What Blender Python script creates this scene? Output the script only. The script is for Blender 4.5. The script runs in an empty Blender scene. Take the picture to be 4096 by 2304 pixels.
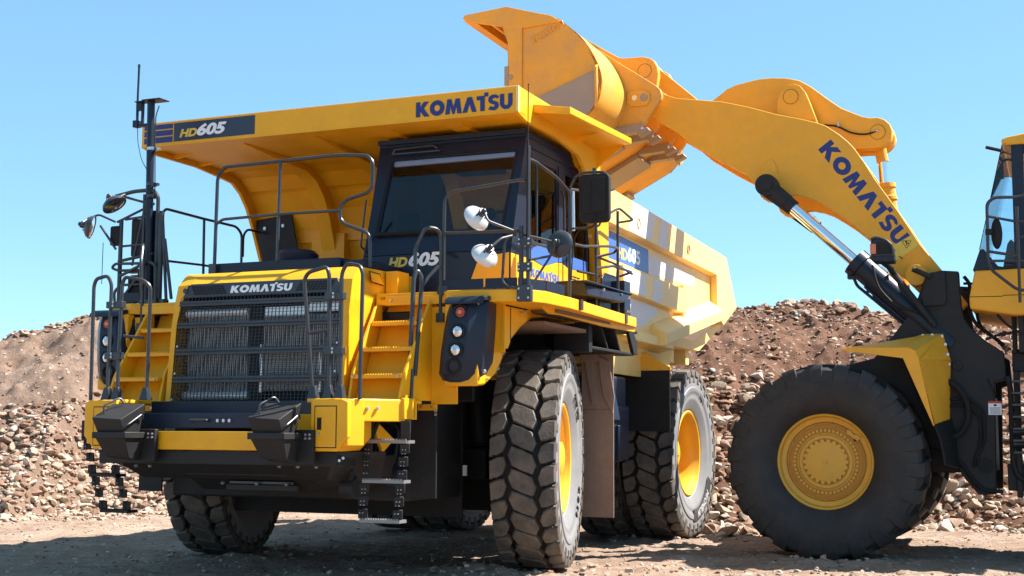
import bpy, bmesh, math, random
from mathutils import Vector, Matrix, noise
R=math.radians
random.seed(7)
scn=bpy.context.scene
col=scn.collection
# ------------------------------------------------------------------ materials
def nt(name):
    m=bpy.data.materials.new(name); m.use_nodes=True
    n=m.node_tree.nodes; l=m.node_tree.links
    return m,n,l,n['Principled BSDF']
def ramp(n,stops):
    r=n.new('ShaderNodeValToRGB'); e=r.color_ramp.elements
    while len(e)<len(stops): e.new(.5)
    for a,(p,c) in zip(e,stops): a.position=p; a.color=(*c,1) if len(c)==3 else c
    return r
def surf(name,c,rough=.5,metal=0,dust=0,dustc=(.36,.27,.2),spec=.5,coat=0,nscale=3,bump=0,bscale=60,var=.08,rv=.1,topdust=0):
    """painted / rubber / metal surface with patchy dust, roughness variation and fine bump"""
    m,n,l,b=nt(name)
    tc=n.new('ShaderNodeTexCoord')
    no=n.new('ShaderNodeTexNoise'); no.inputs['Scale'].default_value=nscale; no.inputs['Detail'].default_value=9; no.inputs['Roughness'].default_value=.65
    l.new(tc.outputs['Object'],no.inputs['Vector'])
    lo=tuple(x*(1-var) for x in c); hi=tuple(min(1,x*(1+var)) for x in c)
    r1=ramp(n,[(.3,lo),(.7,hi)]); l.new(no.outputs['Fac'],r1.inputs['Fac'])
    out=r1.outputs['Color']
    if dust>0 or topdust>0:
        n2=n.new('ShaderNodeTexNoise'); n2.inputs['Scale'].default_value=nscale*2.3; n2.inputs['Detail'].default_value=12; n2.inputs['Roughness'].default_value=.75
        l.new(tc.outputs['Object'],n2.inputs['Vector'])
        r2=ramp(n,[(.38,(0,0,0)),(.72,(1,1,1))]); l.new(n2.outputs['Fac'],r2.inputs['Fac'])
        mu=n.new('ShaderNodeMath'); mu.operation='MULTIPLY'; mu.inputs[1].default_value=dust; l.new(r2.outputs['Color'],mu.inputs[0])
        f=mu.outputs[0]
        if topdust>0:
            g=n.new('ShaderNodeNewGeometry'); sx=n.new('ShaderNodeSeparateXYZ'); l.new(g.outputs['Normal'],sx.inputs[0])
            mr=n.new('ShaderNodeMapRange'); mr.inputs[1].default_value=.3; mr.inputs[2].default_value=1; mr.inputs[4].default_value=topdust; l.new(sx.outputs['Z'],mr.inputs[0])
            ad=n.new('ShaderNodeMath'); ad.operation='ADD'; ad.use_clamp=True; l.new(f,ad.inputs[0]); l.new(mr.outputs[0],ad.inputs[1]); f=ad.outputs[0]
        mx=n.new('ShaderNodeMixRGB'); l.new(f,mx.inputs[0]); l.new(out,mx.inputs[1]); mx.inputs[2].default_value=(*dustc,1); out=mx.outputs[0]
    l.new(out,b.inputs['Base Color'])
    mr=n.new('ShaderNodeMapRange'); mr.inputs[3].default_value=max(.02,rough-rv); mr.inputs[4].default_value=min(1,rough+rv); l.new(no.outputs['Fac'],mr.inputs[0]); l.new(mr.outputs[0],b.inputs['Roughness'])
    b.inputs['Metallic'].default_value=metal; b.inputs['Specular IOR Level'].default_value=spec
    b.inputs['Coat Weight'].default_value=coat; b.inputs['Coat Roughness'].default_value=.12
    if bump>0:
        n3=n.new('ShaderNodeTexNoise'); n3.inputs['Scale'].default_value=bscale; n3.inputs['Detail'].default_value=4; l.new(tc.outputs['Object'],n3.inputs['Vector'])
        bp=n.new('ShaderNodeBump'); bp.inputs['Strength'].default_value=bump; bp.inputs['Distance'].default_value=.01; l.new(n3.outputs['Fac'],bp.inputs['Height']); l.new(bp.outputs[0],b.inputs['Normal'])
    return m
def glassm(name,tint,rough=.0,fac=.12):
    m,n,l,b=nt(name); n.remove(b)
    t=n.new('ShaderNodeBsdfTransparent'); t.inputs[0].default_value=(*tint,1)
    g=n.new('ShaderNodeBsdfGlossy'); g.inputs['Roughness'].default_value=.02
    fr=n.new('ShaderNodeFresnel'); fr.inputs[0].default_value=1.3
    mr=n.new('ShaderNodeMapRange'); mr.inputs[3].default_value=fac*.05; mr.inputs[4].default_value=1; l.new(fr.outputs[0],mr.inputs[0])
    mx=n.new('ShaderNodeMixShader'); l.new(mr.outputs[0],mx.inputs[0]); l.new(t.outputs[0],mx.inputs[1]); l.new(g.outputs[0],mx.inputs[2])
    l.new(mx.outputs[0],n['Material Output'].inputs[0]); return m
YEL=(.80,.375,.008)
M={}
M['yellow']=surf('yellow_paint',YEL,.42,dust=.02,spec=.3,coat=.05,bump=.03,bscale=25,topdust=.06)
M['yellow_dusty']=surf('yellow_paint_dusty',(.76,.36,.02),.5,spec=.35,dust=.25,dustc=(.55,.32,.09),bump=.06,bscale=30,topdust=.12)
M['yellow_sunlit']=surf('yellow_paint_sunlit',(.90,.60,.19),.45,dust=.12,dustc=(.72,.6,.38),bump=.05,bscale=18)  # same truck yellow, made paler: sun bleaching put into the colour
M['bucket']=surf('bucket_paint_worn',(.74,.35,.03),.5,spec=.3,dust=.5,dustc=(.36,.25,.17),nscale=1.6,bump=.12,bscale=40)
M['worn']=surf('worn_steel',(.30,.25,.23),.55,metal=.15,dust=.3,dustc=(.45,.27,.1),nscale=2,bump=.15,bscale=50)
M['navy']=surf('dark_navy_paint',(.009,.016,.034),.38,dust=.04,dustc=(.10,.09,.08),spec=.3,coat=.0,topdust=.06)
M['rail']=surf('dark_grey_tube_paint',(.022,.027,.036),.33,dust=.08,dustc=(.2,.17,.14),topdust=.15)
M['black']=surf('black_steel',(.010,.011,.013),.6,spec=.35,dust=.12,dustc=(.08,.06,.047),topdust=.2,bump=.05)
M['under']=surf('dusty_underside',(.17,.105,.075),.9,dust=.4,dustc=(.26,.17,.12),bump=.2)
M['flap']=surf('dusty_rubber_sheet',(.20,.135,.105),.9,dust=.5,dustc=(.28,.2,.16),bump=.3,bscale=120)
M['rubber']=surf('tyre_tread_rubber',(.060,.053,.048),.7,dust=.85,dustc=(.20,.16,.125),nscale=2,bump=.25,bscale=45,spec=.4)
M['sidewall']=surf('tyre_sidewall_rubber',(.19,.19,.20),.6,dust=.5,dustc=(.27,.255,.24),nscale=2.5,bump=.12,bscale=30,spec=.4)
M['ltyre']=surf('loader_tyre_rubber',(.020,.020,.022),.7,dust=.6,dustc=(.052,.047,.042),nscale=2,bump=.25,bscale=35,spec=.4)
M['rubplain']=surf('black_rubber',(.010,.010,.011),.7,spec=.3,dust=.08,dustc=(.1,.08,.06))
M['rim']=surf('rim_yellow_paint',(.78,.42,.03),.4,dust=.1,dustc=(.6,.42,.15))
M['rimd']=surf('rim_yellow_dusty',(.66,.35,.03),.5,dust=.35,dustc=(.45,.26,.07),bump=.05)
M['rimg']=surf('rim_dark_orange',(.42,.17,.02),.7,dust=.3,dustc=(.5,.27,.05))  # darker orange-brown for the rings round bolts and cogs
M['chrome']=surf('chrome',(.85,.86,.88),.12,metal=1,rv=.04,var=.02)
M['steel']=surf('zinc_steel',(.55,.56,.58),.35,metal=.9,dust=.1)
M['rung']=surf('worn_step_steel',(.22,.23,.24),.5,metal=.5,dust=.3)
M['grille']=surf('grille_paint',(.022,.029,.040),.4,dust=.1,dustc=(.2,.17,.14))
M['tank']=surf('radiator_tank_alloy',(.85,.86,.88),.3,metal=.5,dust=.1)
M['alu']=surf('radiator_aluminium',(.42,.42,.42),.5,metal=.0,dust=.3)
M['blue']=surf('sticker_blue',(.010,.022,.16),.4,var=.03)
M['sky']=surf('sticker_and_reflection_blue',(.05,.13,.42),.4,var=.05)
M['stick']=surf('sticker_charcoal',(.020,.030,.055),.35,var=.05)
M['grey']=surf('sticker_grey',(.72,.69,.70),.55,var=.04,dust=.1)
M['white']=surf('white_vinyl',(.78,.79,.82),.45,var=.03)
M['gold']=surf('gold_vinyl',(.75,.47,.06),.45,var=.03)
M['label']=surf('warning_label_yellow',(.72,.5,.06),.5)
M['redlab']=surf('warning_label_red',(.5,.04,.03),.5)
M['red']=surf('red_lens',(.30,.018,.008),.3,coat=.2)
M['orange']=surf('orange_lens',(.6,.13,.02),.2,coat=.8)
M['mirror']=surf('mirror_glass',(.75,.78,.8),.04,metal=1,rv=.02,var=.02)
M['lens']=surf('clear_lamp_reflector',(.75,.77,.8),.1,metal=.95,rv=.05,coat=1)
M['inside']=surf('cab_trim',(.05,.055,.07),.8)
M['seat']=surf('seat_fabric',(.02,.022,.03),.9)
M['vest']=surf('hi_vis_vest',(.35,.75,.05),.7)
M['strip']=surf('silver_tape',(.7,.7,.7),.3,metal=.3)
M['shirt']=surf('blue_work_shirt',(.05,.12,.3),.9)
M['skin']=surf('skin',(.42,.22,.14),.6)
M['hat']=surf('white_hard_hat',(.75,.75,.72),.3)
M['glass']=glassm('tinted_cab_glass',(.82,.87,.94))
M['glassl']=glassm('side_window_glass',(.90,.92,.92))
M['glassc']=glassm('clear_blue_glass',(.86,.93,.96))
# ------------------------------------------------------------------ mesh builder
class MB:
    def __init__(s): s.v=[]; s.f=[]; s.m=[]; s.mi=0
    def add(s,vs,fs):
        o=len(s.v); s.v+= [tuple(map(float,v)) for v in vs]; s.f+=[tuple(i+o for i in f) for f in fs]; s.m+=[s.mi]*len(fs); return s
    def hexa(s,p): # p: 8 pts, bottom 4 then top 4 in same order
        return s.add(p,[(0,3,2,1),(4,5,6,7),(0,1,5,4),(1,2,6,5),(2,3,7,6),(3,0,4,7)])
    def box(s,x0,x1,y0,y1,z0,z1):
        return s.hexa([(x0,y0,z0),(x1,y0,z0),(x1,y1,z0),(x0,y1,z0),(x0,y0,z1),(x1,y0,z1),(x1,y1,z1),(x0,y1,z1)])
    def prism(s,poly,ax,a0,a1):
        def P(q,a):
            return {'x':(a,q[0],q[1]),'y':(q[0],a,q[1]),'z':(q[0],q[1],a)}[ax]
        n=len(poly); vs=[P(q,a0) for q in poly]+[P(q,a1) for q in poly]
        fs=[tuple(range(n))[::-1],tuple(range(n,2*n))]+[(i,(i+1)%n,(i+1)%n+n,i+n) for i in range(n)]
        return s.add(vs,fs)
    def plate(s,pts,t):
        """3-D planar polygon extruded by thickness t along its normal (centred)"""
        P=[Vector(p) for p in pts]; nrm=Vector((0,0,0))
        for i in range(len(P)): nrm+=P[i].cross(P[(i+1)%len(P)])
        nrm.normalize(); d=nrm*t/2; n=len(P)
        vs=[p-d for p in P]+[p+d for p in P]
        fs=[tuple(range(n))[::-1],tuple(range(n,2*n))]+[(i,(i+1)%n,(i+1)%n+n,i+n) for i in range(n)]
        return s.add(vs,fs)
    def strip(s,A,B,t=.02):
        """sheet between polylines A and B (same length) with thickness"""
        for i in range(len(A)-1):
            s.plate4(A[i],A[i+1],B[i+1],B[i],t)
        return s
    def plate4(s,a,b,c,d,t):
        a,b,c,d=map(Vector,(a,b,c,d)); n=(c-a).cross(d-b)
        n=n.normalized()*t if n.length>0 else Vector((0,0,t))
        return s.hexa([a,b,c,d,a+n,b+n,c+n,d+n])
    def cyl(s,p0,p1,r,seg=16,r2=None,cap=True):
        p0=Vector(p0);p1=Vector(p1); r2=r if r2 is None else r2
        d=(p1-p0).normalized(); u=d.orthogonal().normalized(); w=d.cross(u)
        vs=[];
        for p,rr in((p0,r),(p1,r2)):
            for i in range(seg):
                a=2*math.pi*i/seg; vs.append(p+u*math.cos(a)*rr+w*math.sin(a)*rr)
        fs=[(i,(i+1)%seg,(i+1)%seg+seg,i+seg) for i in range(seg)]
        if cap: fs+=[tuple(range(seg))[::-1],tuple(range(seg,2*seg))]
        return s.add(vs,fs)
    def tube(s,path,r,seg=10,fil=.06,closed=False):
        P=[Vector(p) for p in path]
        if fil>0 and len(P)>2:
            Q=[]
            n=len(P)
            rng=range(n) if closed else range(1,n-1)
            if not closed: Q.append(P[0])
            for i in rng:
                a,b,c=P[i-1],P[i],P[(i+1)%n]
                f=min(fil,(a-b).length*.45,(c-b).length*.45)
                s0=b+(a-b).normalized()*f; s1=b+(c-b).normalized()*f
                for k in range(5):
                    t=k/4; Q.append(s0*(1-t)**2+b*2*t*(1-t)+s1*t*t)
            if not closed: Q.append(P[-1])
            P=Q
        n=len(P); rings=[]; prev=None
        for i in range(n):
            if closed: d=(P[(i+1)%n]-P[i-1])
            else: d=P[min(i+1,n-1)]-P[max(i-1,0)]
            d.normalize()
            if prev is None: u=d.orthogonal().normalized()
            else:
                u=prev-d*prev.dot(d); u.normalize()
            prev=u; w=d.cross(u)
            rings.append([P[i]+u*math.cos(2*math.pi*k/seg)*r+w*math.sin(2*math.pi*k/seg)*r for k in range(seg)])
        vs=[v for q in rings for v in q]; fs=[]
        for i in range(n if closed else n-1):
            j=(i+1)%n
            for k in range(seg): fs.append((i*seg+k,i*seg+(k+1)%seg,j*seg+(k+1)%seg,j*seg+k))
        if not closed: fs+=[tuple(range(seg))[::-1],tuple(range((n-1)*seg,n*seg))]
        return s.add(vs,fs)
    def lathe(s,prof,c,ax,seg=48,a0=0,a1=2*math.pi):
        """prof: list of (along, radius)"""
        c=Vector(c); d=Vector(ax).normalized(); u=d.orthogonal().normalized(); w=d.cross(u)
        full=abs(a1-a0-2*math.pi)<1e-6; m=seg if full else seg+1; vs=[]
        for (h,r) in prof:
            for i in range(m):
                a=a0+(a1-a0)*i/seg; vs.append(c+d*h+u*math.cos(a)*max(r,1e-4)+w*math.sin(a)*max(r,1e-4))
        fs=[]
        for j in range(len(prof)-1):
            for i in range(seg):
                k=(i+1)%m; fs.append((j*m+i,j*m+k,(j+1)*m+k,(j+1)*m+i))
        return s.add(vs,fs)
    def ball(s,c,r,sx=1,sy=1,sz=1,seg=14):
        c=Vector(c); vs=[]; fs=[]; rn=seg//2
        for j in range(rn+1):
            t=math.pi*j/rn
            for i in range(seg):
                a=2*math.pi*i/seg; vs.append(c+Vector((r*sx*math.sin(t)*math.cos(a),r*sy*math.sin(t)*math.sin(a),r*sz*math.cos(t))))
        for j in range(rn):
            for i in range(seg): fs.append((j*seg+i,j*seg+(i+1)%seg,(j+1)*seg+(i+1)%seg,(j+1)*seg+i))
        return s.add(vs,fs)
    def mir(s):
        """add the mirror image across y=0"""
        o=len(s.v); nf=len(s.f); s.v+=[(x,-y,z) for x,y,z in s.v]; s.f+=[tuple(i+o for i in f)[::-1] for f in s.f[:nf]]; s.m+=s.m[:nf]; return s
    def mesh(s,name,mats,smooth=True,ang=35):
        me=bpy.data.meshes.new(name); me.from_pydata(s.v,[],s.f)
        for i,k in enumerate(s.m):
            if k: me.polygons[i].material_index=k
        bm=bmesh.new(); bm.from_mesh(me); bmesh.ops.remove_doubles(bm,verts=bm.verts,dist=1e-5); bmesh.ops.recalc_face_normals(bm,faces=bm.faces); bm.to_mesh(me); bm.free()
        for x in (mats if isinstance(mats,(list,tuple)) else [mats]): me.materials.append(M[x] if isinstance(x,str) else x)
        if smooth:
            me.polygons.foreach_set('use_smooth',[True]*len(me.polygons)); me.set_sharp_from_angle(angle=R(ang))
        me.update(); return me
def part(name,mb,mat,parent,label=None,bev=0,smooth=True,kind=None):
    o=bpy.data.objects.new(name,mb.mesh(name,mat,smooth) if isinstance(mb,MB) else mb); col.objects.link(o); o.parent=parent
    if label: o['label']=label
    if kind: o['kind']=kind
    if bev>0:
        b=o.modifiers.new('bevel','BEVEL'); b.width=bev; b.segments=2; b.limit_method='ANGLE'; b.angle_limit=R(40); b.harden_normals=False
    return o
def thing(name,label,cat,loc=(0,0,0),rz=0,group=None):
    o=bpy.data.objects.new(name,None); col.objects.link(o); o.location=loc; o.rotation_euler=(0,0,rz)
    o['label']=label; o['category']=cat
    if group: o['group']=group
    return o
_bolt=None
def bolts(parent,pts,ax,r=.014,mat='steel'):
    for p in pts:
        mb=MB(); d=Vector(ax).normalized(); p=Vector(p)
        mb.cyl(p-d*.004,p+d*.012,r,6); mb.cyl(p+d*.012,p+d*.018,r*.55,8)
        part('bolt',mb,mat,parent)
# ------------------------------------------------------------------ lettering
def arc(cx,cy,rx,ry,a0,a1,n=14): return [(cx+rx*math.cos(R(a0+(a1-a0)*i/n)),cy+ry*math.sin(R(a0+(a1-a0)*i/n))) for i in range(n+1)]
def glyph(ch):
    if ch=='K': return [[(0,0),(.29,0),(.29,.30),(.33,.34),(.56,0),(.93,0),(.54,.56),(.88,1),(.53,1),(.29,.66),(.29,1),(0,1)]],.90
    if ch=='O': return [arc(.50,.5,.50,.52,0,360,30)[:-1],arc(.50,.5,.20,.22,0,360,20)[:-1]],1.0
    if ch=='M': return [[(0,0),(.14,1),(.41,1),(.555,.46),(.70,1),(.97,1),(1.11,0),(.82,0),(.76,.52),(.63,0),(.48,0),(.35,.52),(.29,0)]],1.11
    if ch=='A': return [[(0,0),(.33,1),(.62,1),(.95,0),(.64,0),(.475,.56),(.31,0)]],.95
    if ch=='T': return [[(0,.74),(0,1),(.50,1),(.50,1.2),(.76,1.2),(.76,.94),(.53,.94),(.53,0),(.24,0),(.24,.74)]],.74
    if ch=='U': return [[(0,1),(0,.42)]+arc(.41,.42,.41,.44,180,360)+[(.82,1),(.54,1),(.54,.42)]+arc(.41,.40,.13,.16,360,180)+[(.28,1)]],.82
    if ch=='S':
        return [arc(.40,.71,.36,.31,20,90,6)+arc(.36,.71,.34,.31,90,262,14)[1:]+arc(.36,.29,.085,.085,80,-90,10)+[(.02,.12)][:0]+[(.10,.22),(.0,-.0)][:0]+arc(.38,.32,.24,.10,-95,-160,5)+[(.02,.06)]+arc(.38,.29,.36,.31,-120,-90,4)+arc(.38,.29,.34,.31,-90,80,14)[1:]+arc(.38,.70,.085,.085,262,90,10)+arc(.42,.66,.22,.14,90,35,5)],.74
    return [],.3
def glyph_mesh(word,shear=0):
    cu=bpy.data.curves.new('letters','CURVE'); cu.dimensions='2D'; cu.fill_mode='BOTH'; cu.extrude=.012
    x=0
    for ch in word:
        cs,w=glyph(ch)
        for c in cs:
            sp=cu.splines.new('POLY'); sp.points.add(len(c)-1); sp.use_cyclic_u=True
            for p,(a,b) in zip(sp.points,c): p.co=(x+a+shear*b,b,0,1)
        x+=w+(.05 if ch not in 'AT' else .0)
    o=bpy.data.objects.new('tmp',cu); col.objects.link(o); bpy.context.view_layer.update()
    me=bpy.data.meshes.new_from_object(o.evaluated_get(bpy.context.evaluated_depsgraph_get())); bpy.data.objects.remove(o); bpy.data.curves.remove(cu)
    return me,x
def font_mesh(txt,bold=.02,shear=0,ext=.012):
    cu=bpy.data.curves.new('letters','FONT'); cu.body=txt; cu.offset=bold; cu.shear=shear; cu.extrude=ext; cu.resolution_u=4
    o=bpy.data.objects.new('tmp',cu); col.objects.link(o); bpy.context.view_layer.update()
    me=bpy.data.meshes.new_from_object(o.evaluated_get(bpy.context.evaluated_depsgraph_get())); bpy.data.objects.remove(o); bpy.data.curves.remove(cu)
    return me
def fit(me,origin,ux,uy,name,mat,parent,depth=.003,width=None,height=None):
    """lay a lettering mesh on a surface: origin = lower-left, ux/uy = full width / height vectors"""
    xs=[v.co.x for v in me.vertices]; ys=[v.co.y for v in me.vertices]; zs=[v.co.z for v in me.vertices]
    x0,x1,y0,y1,z0,z1=min(xs),max(xs),min(ys),max(ys),min(zs),max(zs)
    ux=Vector(ux);uy=Vector(uy);o=Vector(origin);n=ux.cross(uy).normalized()
    for v in me.vertices:
        v.co=o+ux*((v.co.x-x0)/(x1-x0))+uy*((v.co.y-y0)/(y1-y0))+n*((v.co.z-z0)/(z1-z0)*depth)
    me.materials.clear(); me.materials.append(M[mat]); me.name=name
    ob=bpy.data.objects.new(name,me); col.objects.link(ob); ob.parent=parent; return ob
def polytext(pts,name,mat,parent,t=.003):
    mb=MB(); mb.plate(pts,t); return part(name,mb,mat,parent,smooth=False)
SUN=(1,.14,51); SKY=.088; SUNE=5; EXPO=1.5
# ================================================================== HAUL TRUCK
TH=.4073
truck=thing('haul_truck','big yellow rigid dump truck with dark cab standing front on beside the wheel loader','dump truck',(-1.4151,14.3165,0),math.atan2(-math.cos(TH),-math.sin(TH)))
T=truck
# ---- wheels ---------------------------------------------------------------
def tyre_mb(Rr=1.07,w=.61,rim=.53,n=32,depth=.068):
    h=w/2; rb=Rr-depth
    c=MB() # carcass
    prof=[(-h*.62,rim),(-h*.78,rim+.03),(-h*.93,rim+.16),(-h*1.0,rim+.24),(-h*1.02,rim+.25),(-h*1.02,rim+.30),(-h*.99,rim+.31),(-h*.985,rim+.38),(-h*.99,rb-.05),(-h*.97,rb-.012),(-h*.9,rb),(0,rb+.012),(h*.9,rb),(h*.97,rb-.012),(h*.99,rb-.05),(h*.985,rim+.38),(h*.99,rim+.31),(h*1.02,rim+.30),(h*1.02,rim+.25),(h*1.0,rim+.24),(h*.955,rim+.19),(h*.965,rim+.18),(h*.93,rim+.14),(h*.78,rim+.03),(h*.62,rim)]
    K=[i for i,q in enumerate(prof) if abs(q[1]-(rb-.05))<1e-6]; c.lathe(prof[:K[0]+1],(0,0,0),(0,1,0),96); c.lathe(prof[K[1]:],(0,0,0),(0,1,0),96); c.mi=1; c.lathe(prof[K[0]:K[1]+1],(0,0,0),(0,1,0),96)
    t=MB(); p=2*math.pi/n
    def block(poly,uc,top=Rr,bot=rb-.02,side=0,dirty=0):
        # poly: (lateral, arc metres) ; grown solid
        cx=sum(q[0] for q in poly)/len(poly); cy=sum(q[1] for q in poly)/len(poly)
        rings=[]
        for rad,k in ((bot,1.04),(top-.012,1.0),(top,.90)):
            ring=[]
            for (v,u) in poly:
                vv=cx+(v-cx)*k; uu=cy+(u-cy)*k
                a=uc+uu/Rr; rr=rad-(.014*(abs(vv)/h)**3 if rad>bot else 0)
                ring.append((math.cos(a)*rr,vv,math.sin(a)*rr))
            rings.append(ring)
        m=len(poly); vs=sum(rings,[]); fs=[tuple(range(2*m,3*m))]
        for j in range(2):
            for i in range(m): fs.append((j*m+i,j*m+(i+1)%m,(j+1)*m+(i+1)%m,(j+1)*m+i))
        t.add(vs,fs)
    P=2*math.pi*Rr/n
    def sk(poly,k): return [(v,u+k*v) for v,u in poly]
    cen=[(-.132,-.005),(-.098,.090),(.0,.098),(.094,.090),(.132,.005),(.098,-.090),(.0,-.098),(-.094,-.090)]
    for k in range(n):
        jit=random.uniform(-.003,.003)
        block(sk(cen,-.42),k*p+jit)
        sh=[(.146,.0),(.170,.082),(.225,.096),(h*1.0,.088),(h*1.0,-.068),(.235,-.092),(.180,-.078)]
        block([(v,-u+.35*(v-.145)) for v,u in sh],(k+.5)*p-.42*.150/Rr)
        block([(-v,(u-.35*(v-.145))) for v,u in sh],(k+.5)*p+.42*.150/Rr)
        # shoulder teeth running down the upper sidewall
        for s_ in (-1,1):
            a=(k+.5)*p+s_*.03
            u0,u1=a-.040,a+.040
            vs=[]
            for (v,rr) in ((h*.96,rb-.13),(h*1.012,rb-.10),(h*1.0,Rr-.028),(h*.9,Rr-.03)):
                for u in (u0,u1): vs.append((math.cos(u)*rr,s_*v,math.sin(u)*rr))
            t.add(vs,[(0,1,3,2),(2,3,5,4),(4,5,7,6),(0,2,4,6),(1,7,5,3)])
    return c,t
tc_,tt_=tyre_mb()
me_c=tc_.mesh('tyre',['sidewall','rubplain']); me_t=tt_.mesh('tread','rubber',True,28)
def rim_mesh(kind):
    m=MB()
    if kind=='front': prof=[(.205,.535),(.232,.54),(.24,.525),(.232,.505),(.17,.49),(.19,.46),(.10,.45),(.06,.40),(.05,.30),(.09,.27),(.10,.20),(.16,.18),(.18,.0)]
    else: prof=[(.205,.535),(.232,.54),(.24,.525),(.232,.505),(.19,.49),(.15,.47),(.05,.46),(-.12,.455),(-.16,.43),(-.17,.33),(-.10,.30),(-.06,.2),(-.02,.18),(.0,.0)]
    m.lathe(prof,(0,0,0),(0,1,0),72)
    return m.mesh('rim','rim')
rimf,rimr=rim_mesh('front'),rim_mesh('rear')
def ring_text(txt,r,size,a_start,y,parent,mat,sgn=1,name='tyre_lettering',bold=.03):
    """letters round the outer sidewall, tops outward, read clockwise from the +y side"""
    a=a_start; vs=[];fs=[]
    for ch in txt:
        if ch==' ': a-=size*.5/r; continue
        me=font_mesh(ch,bold); xs=[v.co.x for v in me.vertices]; wd=max(xs)*size*.9
        am=a-wd/2/r
        for_=len(vs)
        # local: +x clockwise tangent, +y radial ; viewed from +y with forward(+x) to the LEFT
        for v in me.vertices:
            rr=r+v.co.y*size; ang=a-(v.co.x*size*.9)/r
            # image right = -x
            vs.append((-math.cos(ang)*rr,y+(.004 if v.co.z>0 else -.01),math.sin(ang)*rr))
        fs+=[tuple(i+for_ for i in p.vertices) for p in me.polygons]
        a-=(wd+size*.12)/r
    m=MB(); m.add(vs,fs); return part(name,m,mat,parent,smooth=False)
def wheel(x,yc,side,rz=0,kind='front',rot=0,text=False,parent=T,z=1.065):
    """wheel group flattened: tyre is the part, tread / rim / nuts its sub-parts"""
    mt=Matrix.Translation((x,yc,z))@Matrix.Rotation(rz,4,'Z')@Matrix.Rotation(0 if side>0 else math.pi,4,'Z')@Matrix.Rotation(rot,4,'Y')
    w=bpy.data.objects.new('wheel',me_c); col.objects.link(w); w.parent=parent; w.matrix_local=mt
    for nm,me in (('tread',me_t),('rim',rimf if kind=='front' else rimr)):
        o=bpy.data.objects.new(nm,me); col.objects.link(o); o.parent=w
    if kind=='front':
        for k in range(10):
            a=2*math.pi*k/10; m=MB(); m.cyl((math.cos(a)*.36,.03,math.sin(a)*.36),(math.cos(a)*.36,.10,math.sin(a)*.36),.02,6); part('wheel_nut',m,'rim',w)
        m=MB(); m.lathe([(.1,.17),(.22,.16),(.235,.12),(.235,0)],(0,0,0),(0,1,0),24); part('hub_cap',m,'rim',w)
    else:
        m=MB(); m.lathe([(-.05,.2),(.06,.19),(.08,.14),(.08,0)],(0,0,0),(0,1,0),24); part('hub_cap',m,'rim',w)
    m=MB(); m.cyl((.47,.18,.02),(.49,.245,.02),.012,8); part('valve',m,'steel',w)
    return w
w1=wheel(0,1.85,1,R(13)); w2=wheel(0,-1.82,-1,R(13),rot=.3)
w3=wheel(-4.3,1.905,1,kind='rear',rot=.1); w4=wheel(-4.3,1.17,1,kind='rear',rot=.5)
w5=wheel(-4.3,-1.905,-1,kind='rear',rot=.7); w6=wheel(-4.3,-1.17,-1,kind='rear',rot=.2)
def sidetext(w,rot,front):
    h=.335
    # undo wheel rot: angle offset
    if not front:
        b=MB(); b.lathe([(h*.985,.70),(h*1.012,.71),(h*1.012,.855),(h*.985,.865)],(0,0,0),(0,1,0),60)
        # keep only the sector used by the band
        b2=MB(); n=30; a0,a1=R(-32)-rot*0,R(-100)
        vs=[];
        for i in range(n+1):
            a=a0+(a1-a0)*i/n
            for r_,yy in ((.70,.304),(.715,.3135),(.855,.3135),(.865,.304)): vs.append((-math.cos(a)*r_,yy,math.sin(a)*r_))
        fs=[]
        for i in range(n):
            for j in range(3): fs.append((i*4+j,i*4+j+1,(i+1)*4+j+1,(i+1)*4+j))
        b2.add(vs,fs); part('lettering_band',b2,'ltyre',w)
        ring_text('MICHELIN',.735,.115,R(-46),.3155,w,'strip')
        ring_text('XDT',.76,.09,R(63),.308,w,'ltyre')
    else:
        ring_text('X D T B',.72,.08,R(-25),.308,w,'ltyre'); ring_text('24.00 R35',.70,.07,R(60),.308,w,'ltyre')
for w,ro in ((w1,0),(w3,.1)):
    e=w
    sidetext(w,ro,w is w1)
# ---- chassis --------------------------------------------------------------
m=MB(); m.box(-6.0,2.3,-.62,-.42,.95,1.45); m.box(-6.0,2.3,.42,.62,.95,1.45); m.box(1.5,1.8,-.6,.6,.95,1.45); m.box(-3.4,-3.0,-.5,.5,.95,1.45); m.box(-6.0,-5.8,-.5,.5,1.0,1.5)
m.box(-.2,.2,-1.35,1.35,.85,1.15); m.cyl((-4.3,-1.5,1.065),(-4.3,1.5,1.065),.26,20); m.ball((-4.3,0,1.065),.42,1,.8,1); m.cyl((-4,0,1.1),(-.5,0,1.25),.08,12)
m.cyl((0,-1.55,1.065),(0,1.55,1.065),.12,16); m.cyl((0,1.2,1.2),(0,1.1,2.2),.11,14); m.cyl((0,-1.2,1.2),(0,-1.1,2.2),.11,14)
ch=part('chassis_frame',m,'black',T,bev=.01)
m=MB(); m.box(.64,1.70,-1.28,1.28,.70,2.40); m.box(-.9,.62,-.7,.7,1.0,2.3)
m.box(.58,.8,-1.5,1.5,1.6,2.35)
part('engine_bay',m,'black',T,bev=.02)
m=MB(); m.box(-1.42,-1.40,-1.45,1.45,.45,1.9); part('shade_sheet',m,'rubplain',T,smooth=False)  # black sheet added to deepen the shade under the truck
m=MB(); m.box(.60,.62,-1.30,1.30,.50,2.2); part('shade_sheet',m,'rubplain',T,smooth=False)  # second added black sheet, for the dark between the front wheels
m=MB(); m.box(1.70,1.72,1.05,1.32,.82,1.5);
m.box(-2.3,-1.45,1.2,2.02,1.0,1.62); m.prism([(-1.45,1.5),(-2.3,1.5),(-2.3,1.95),(-1.6,1.95)],'y',1.3,1.98)
part('fuel_tank',m,'navy',T,bev=.03)
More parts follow.
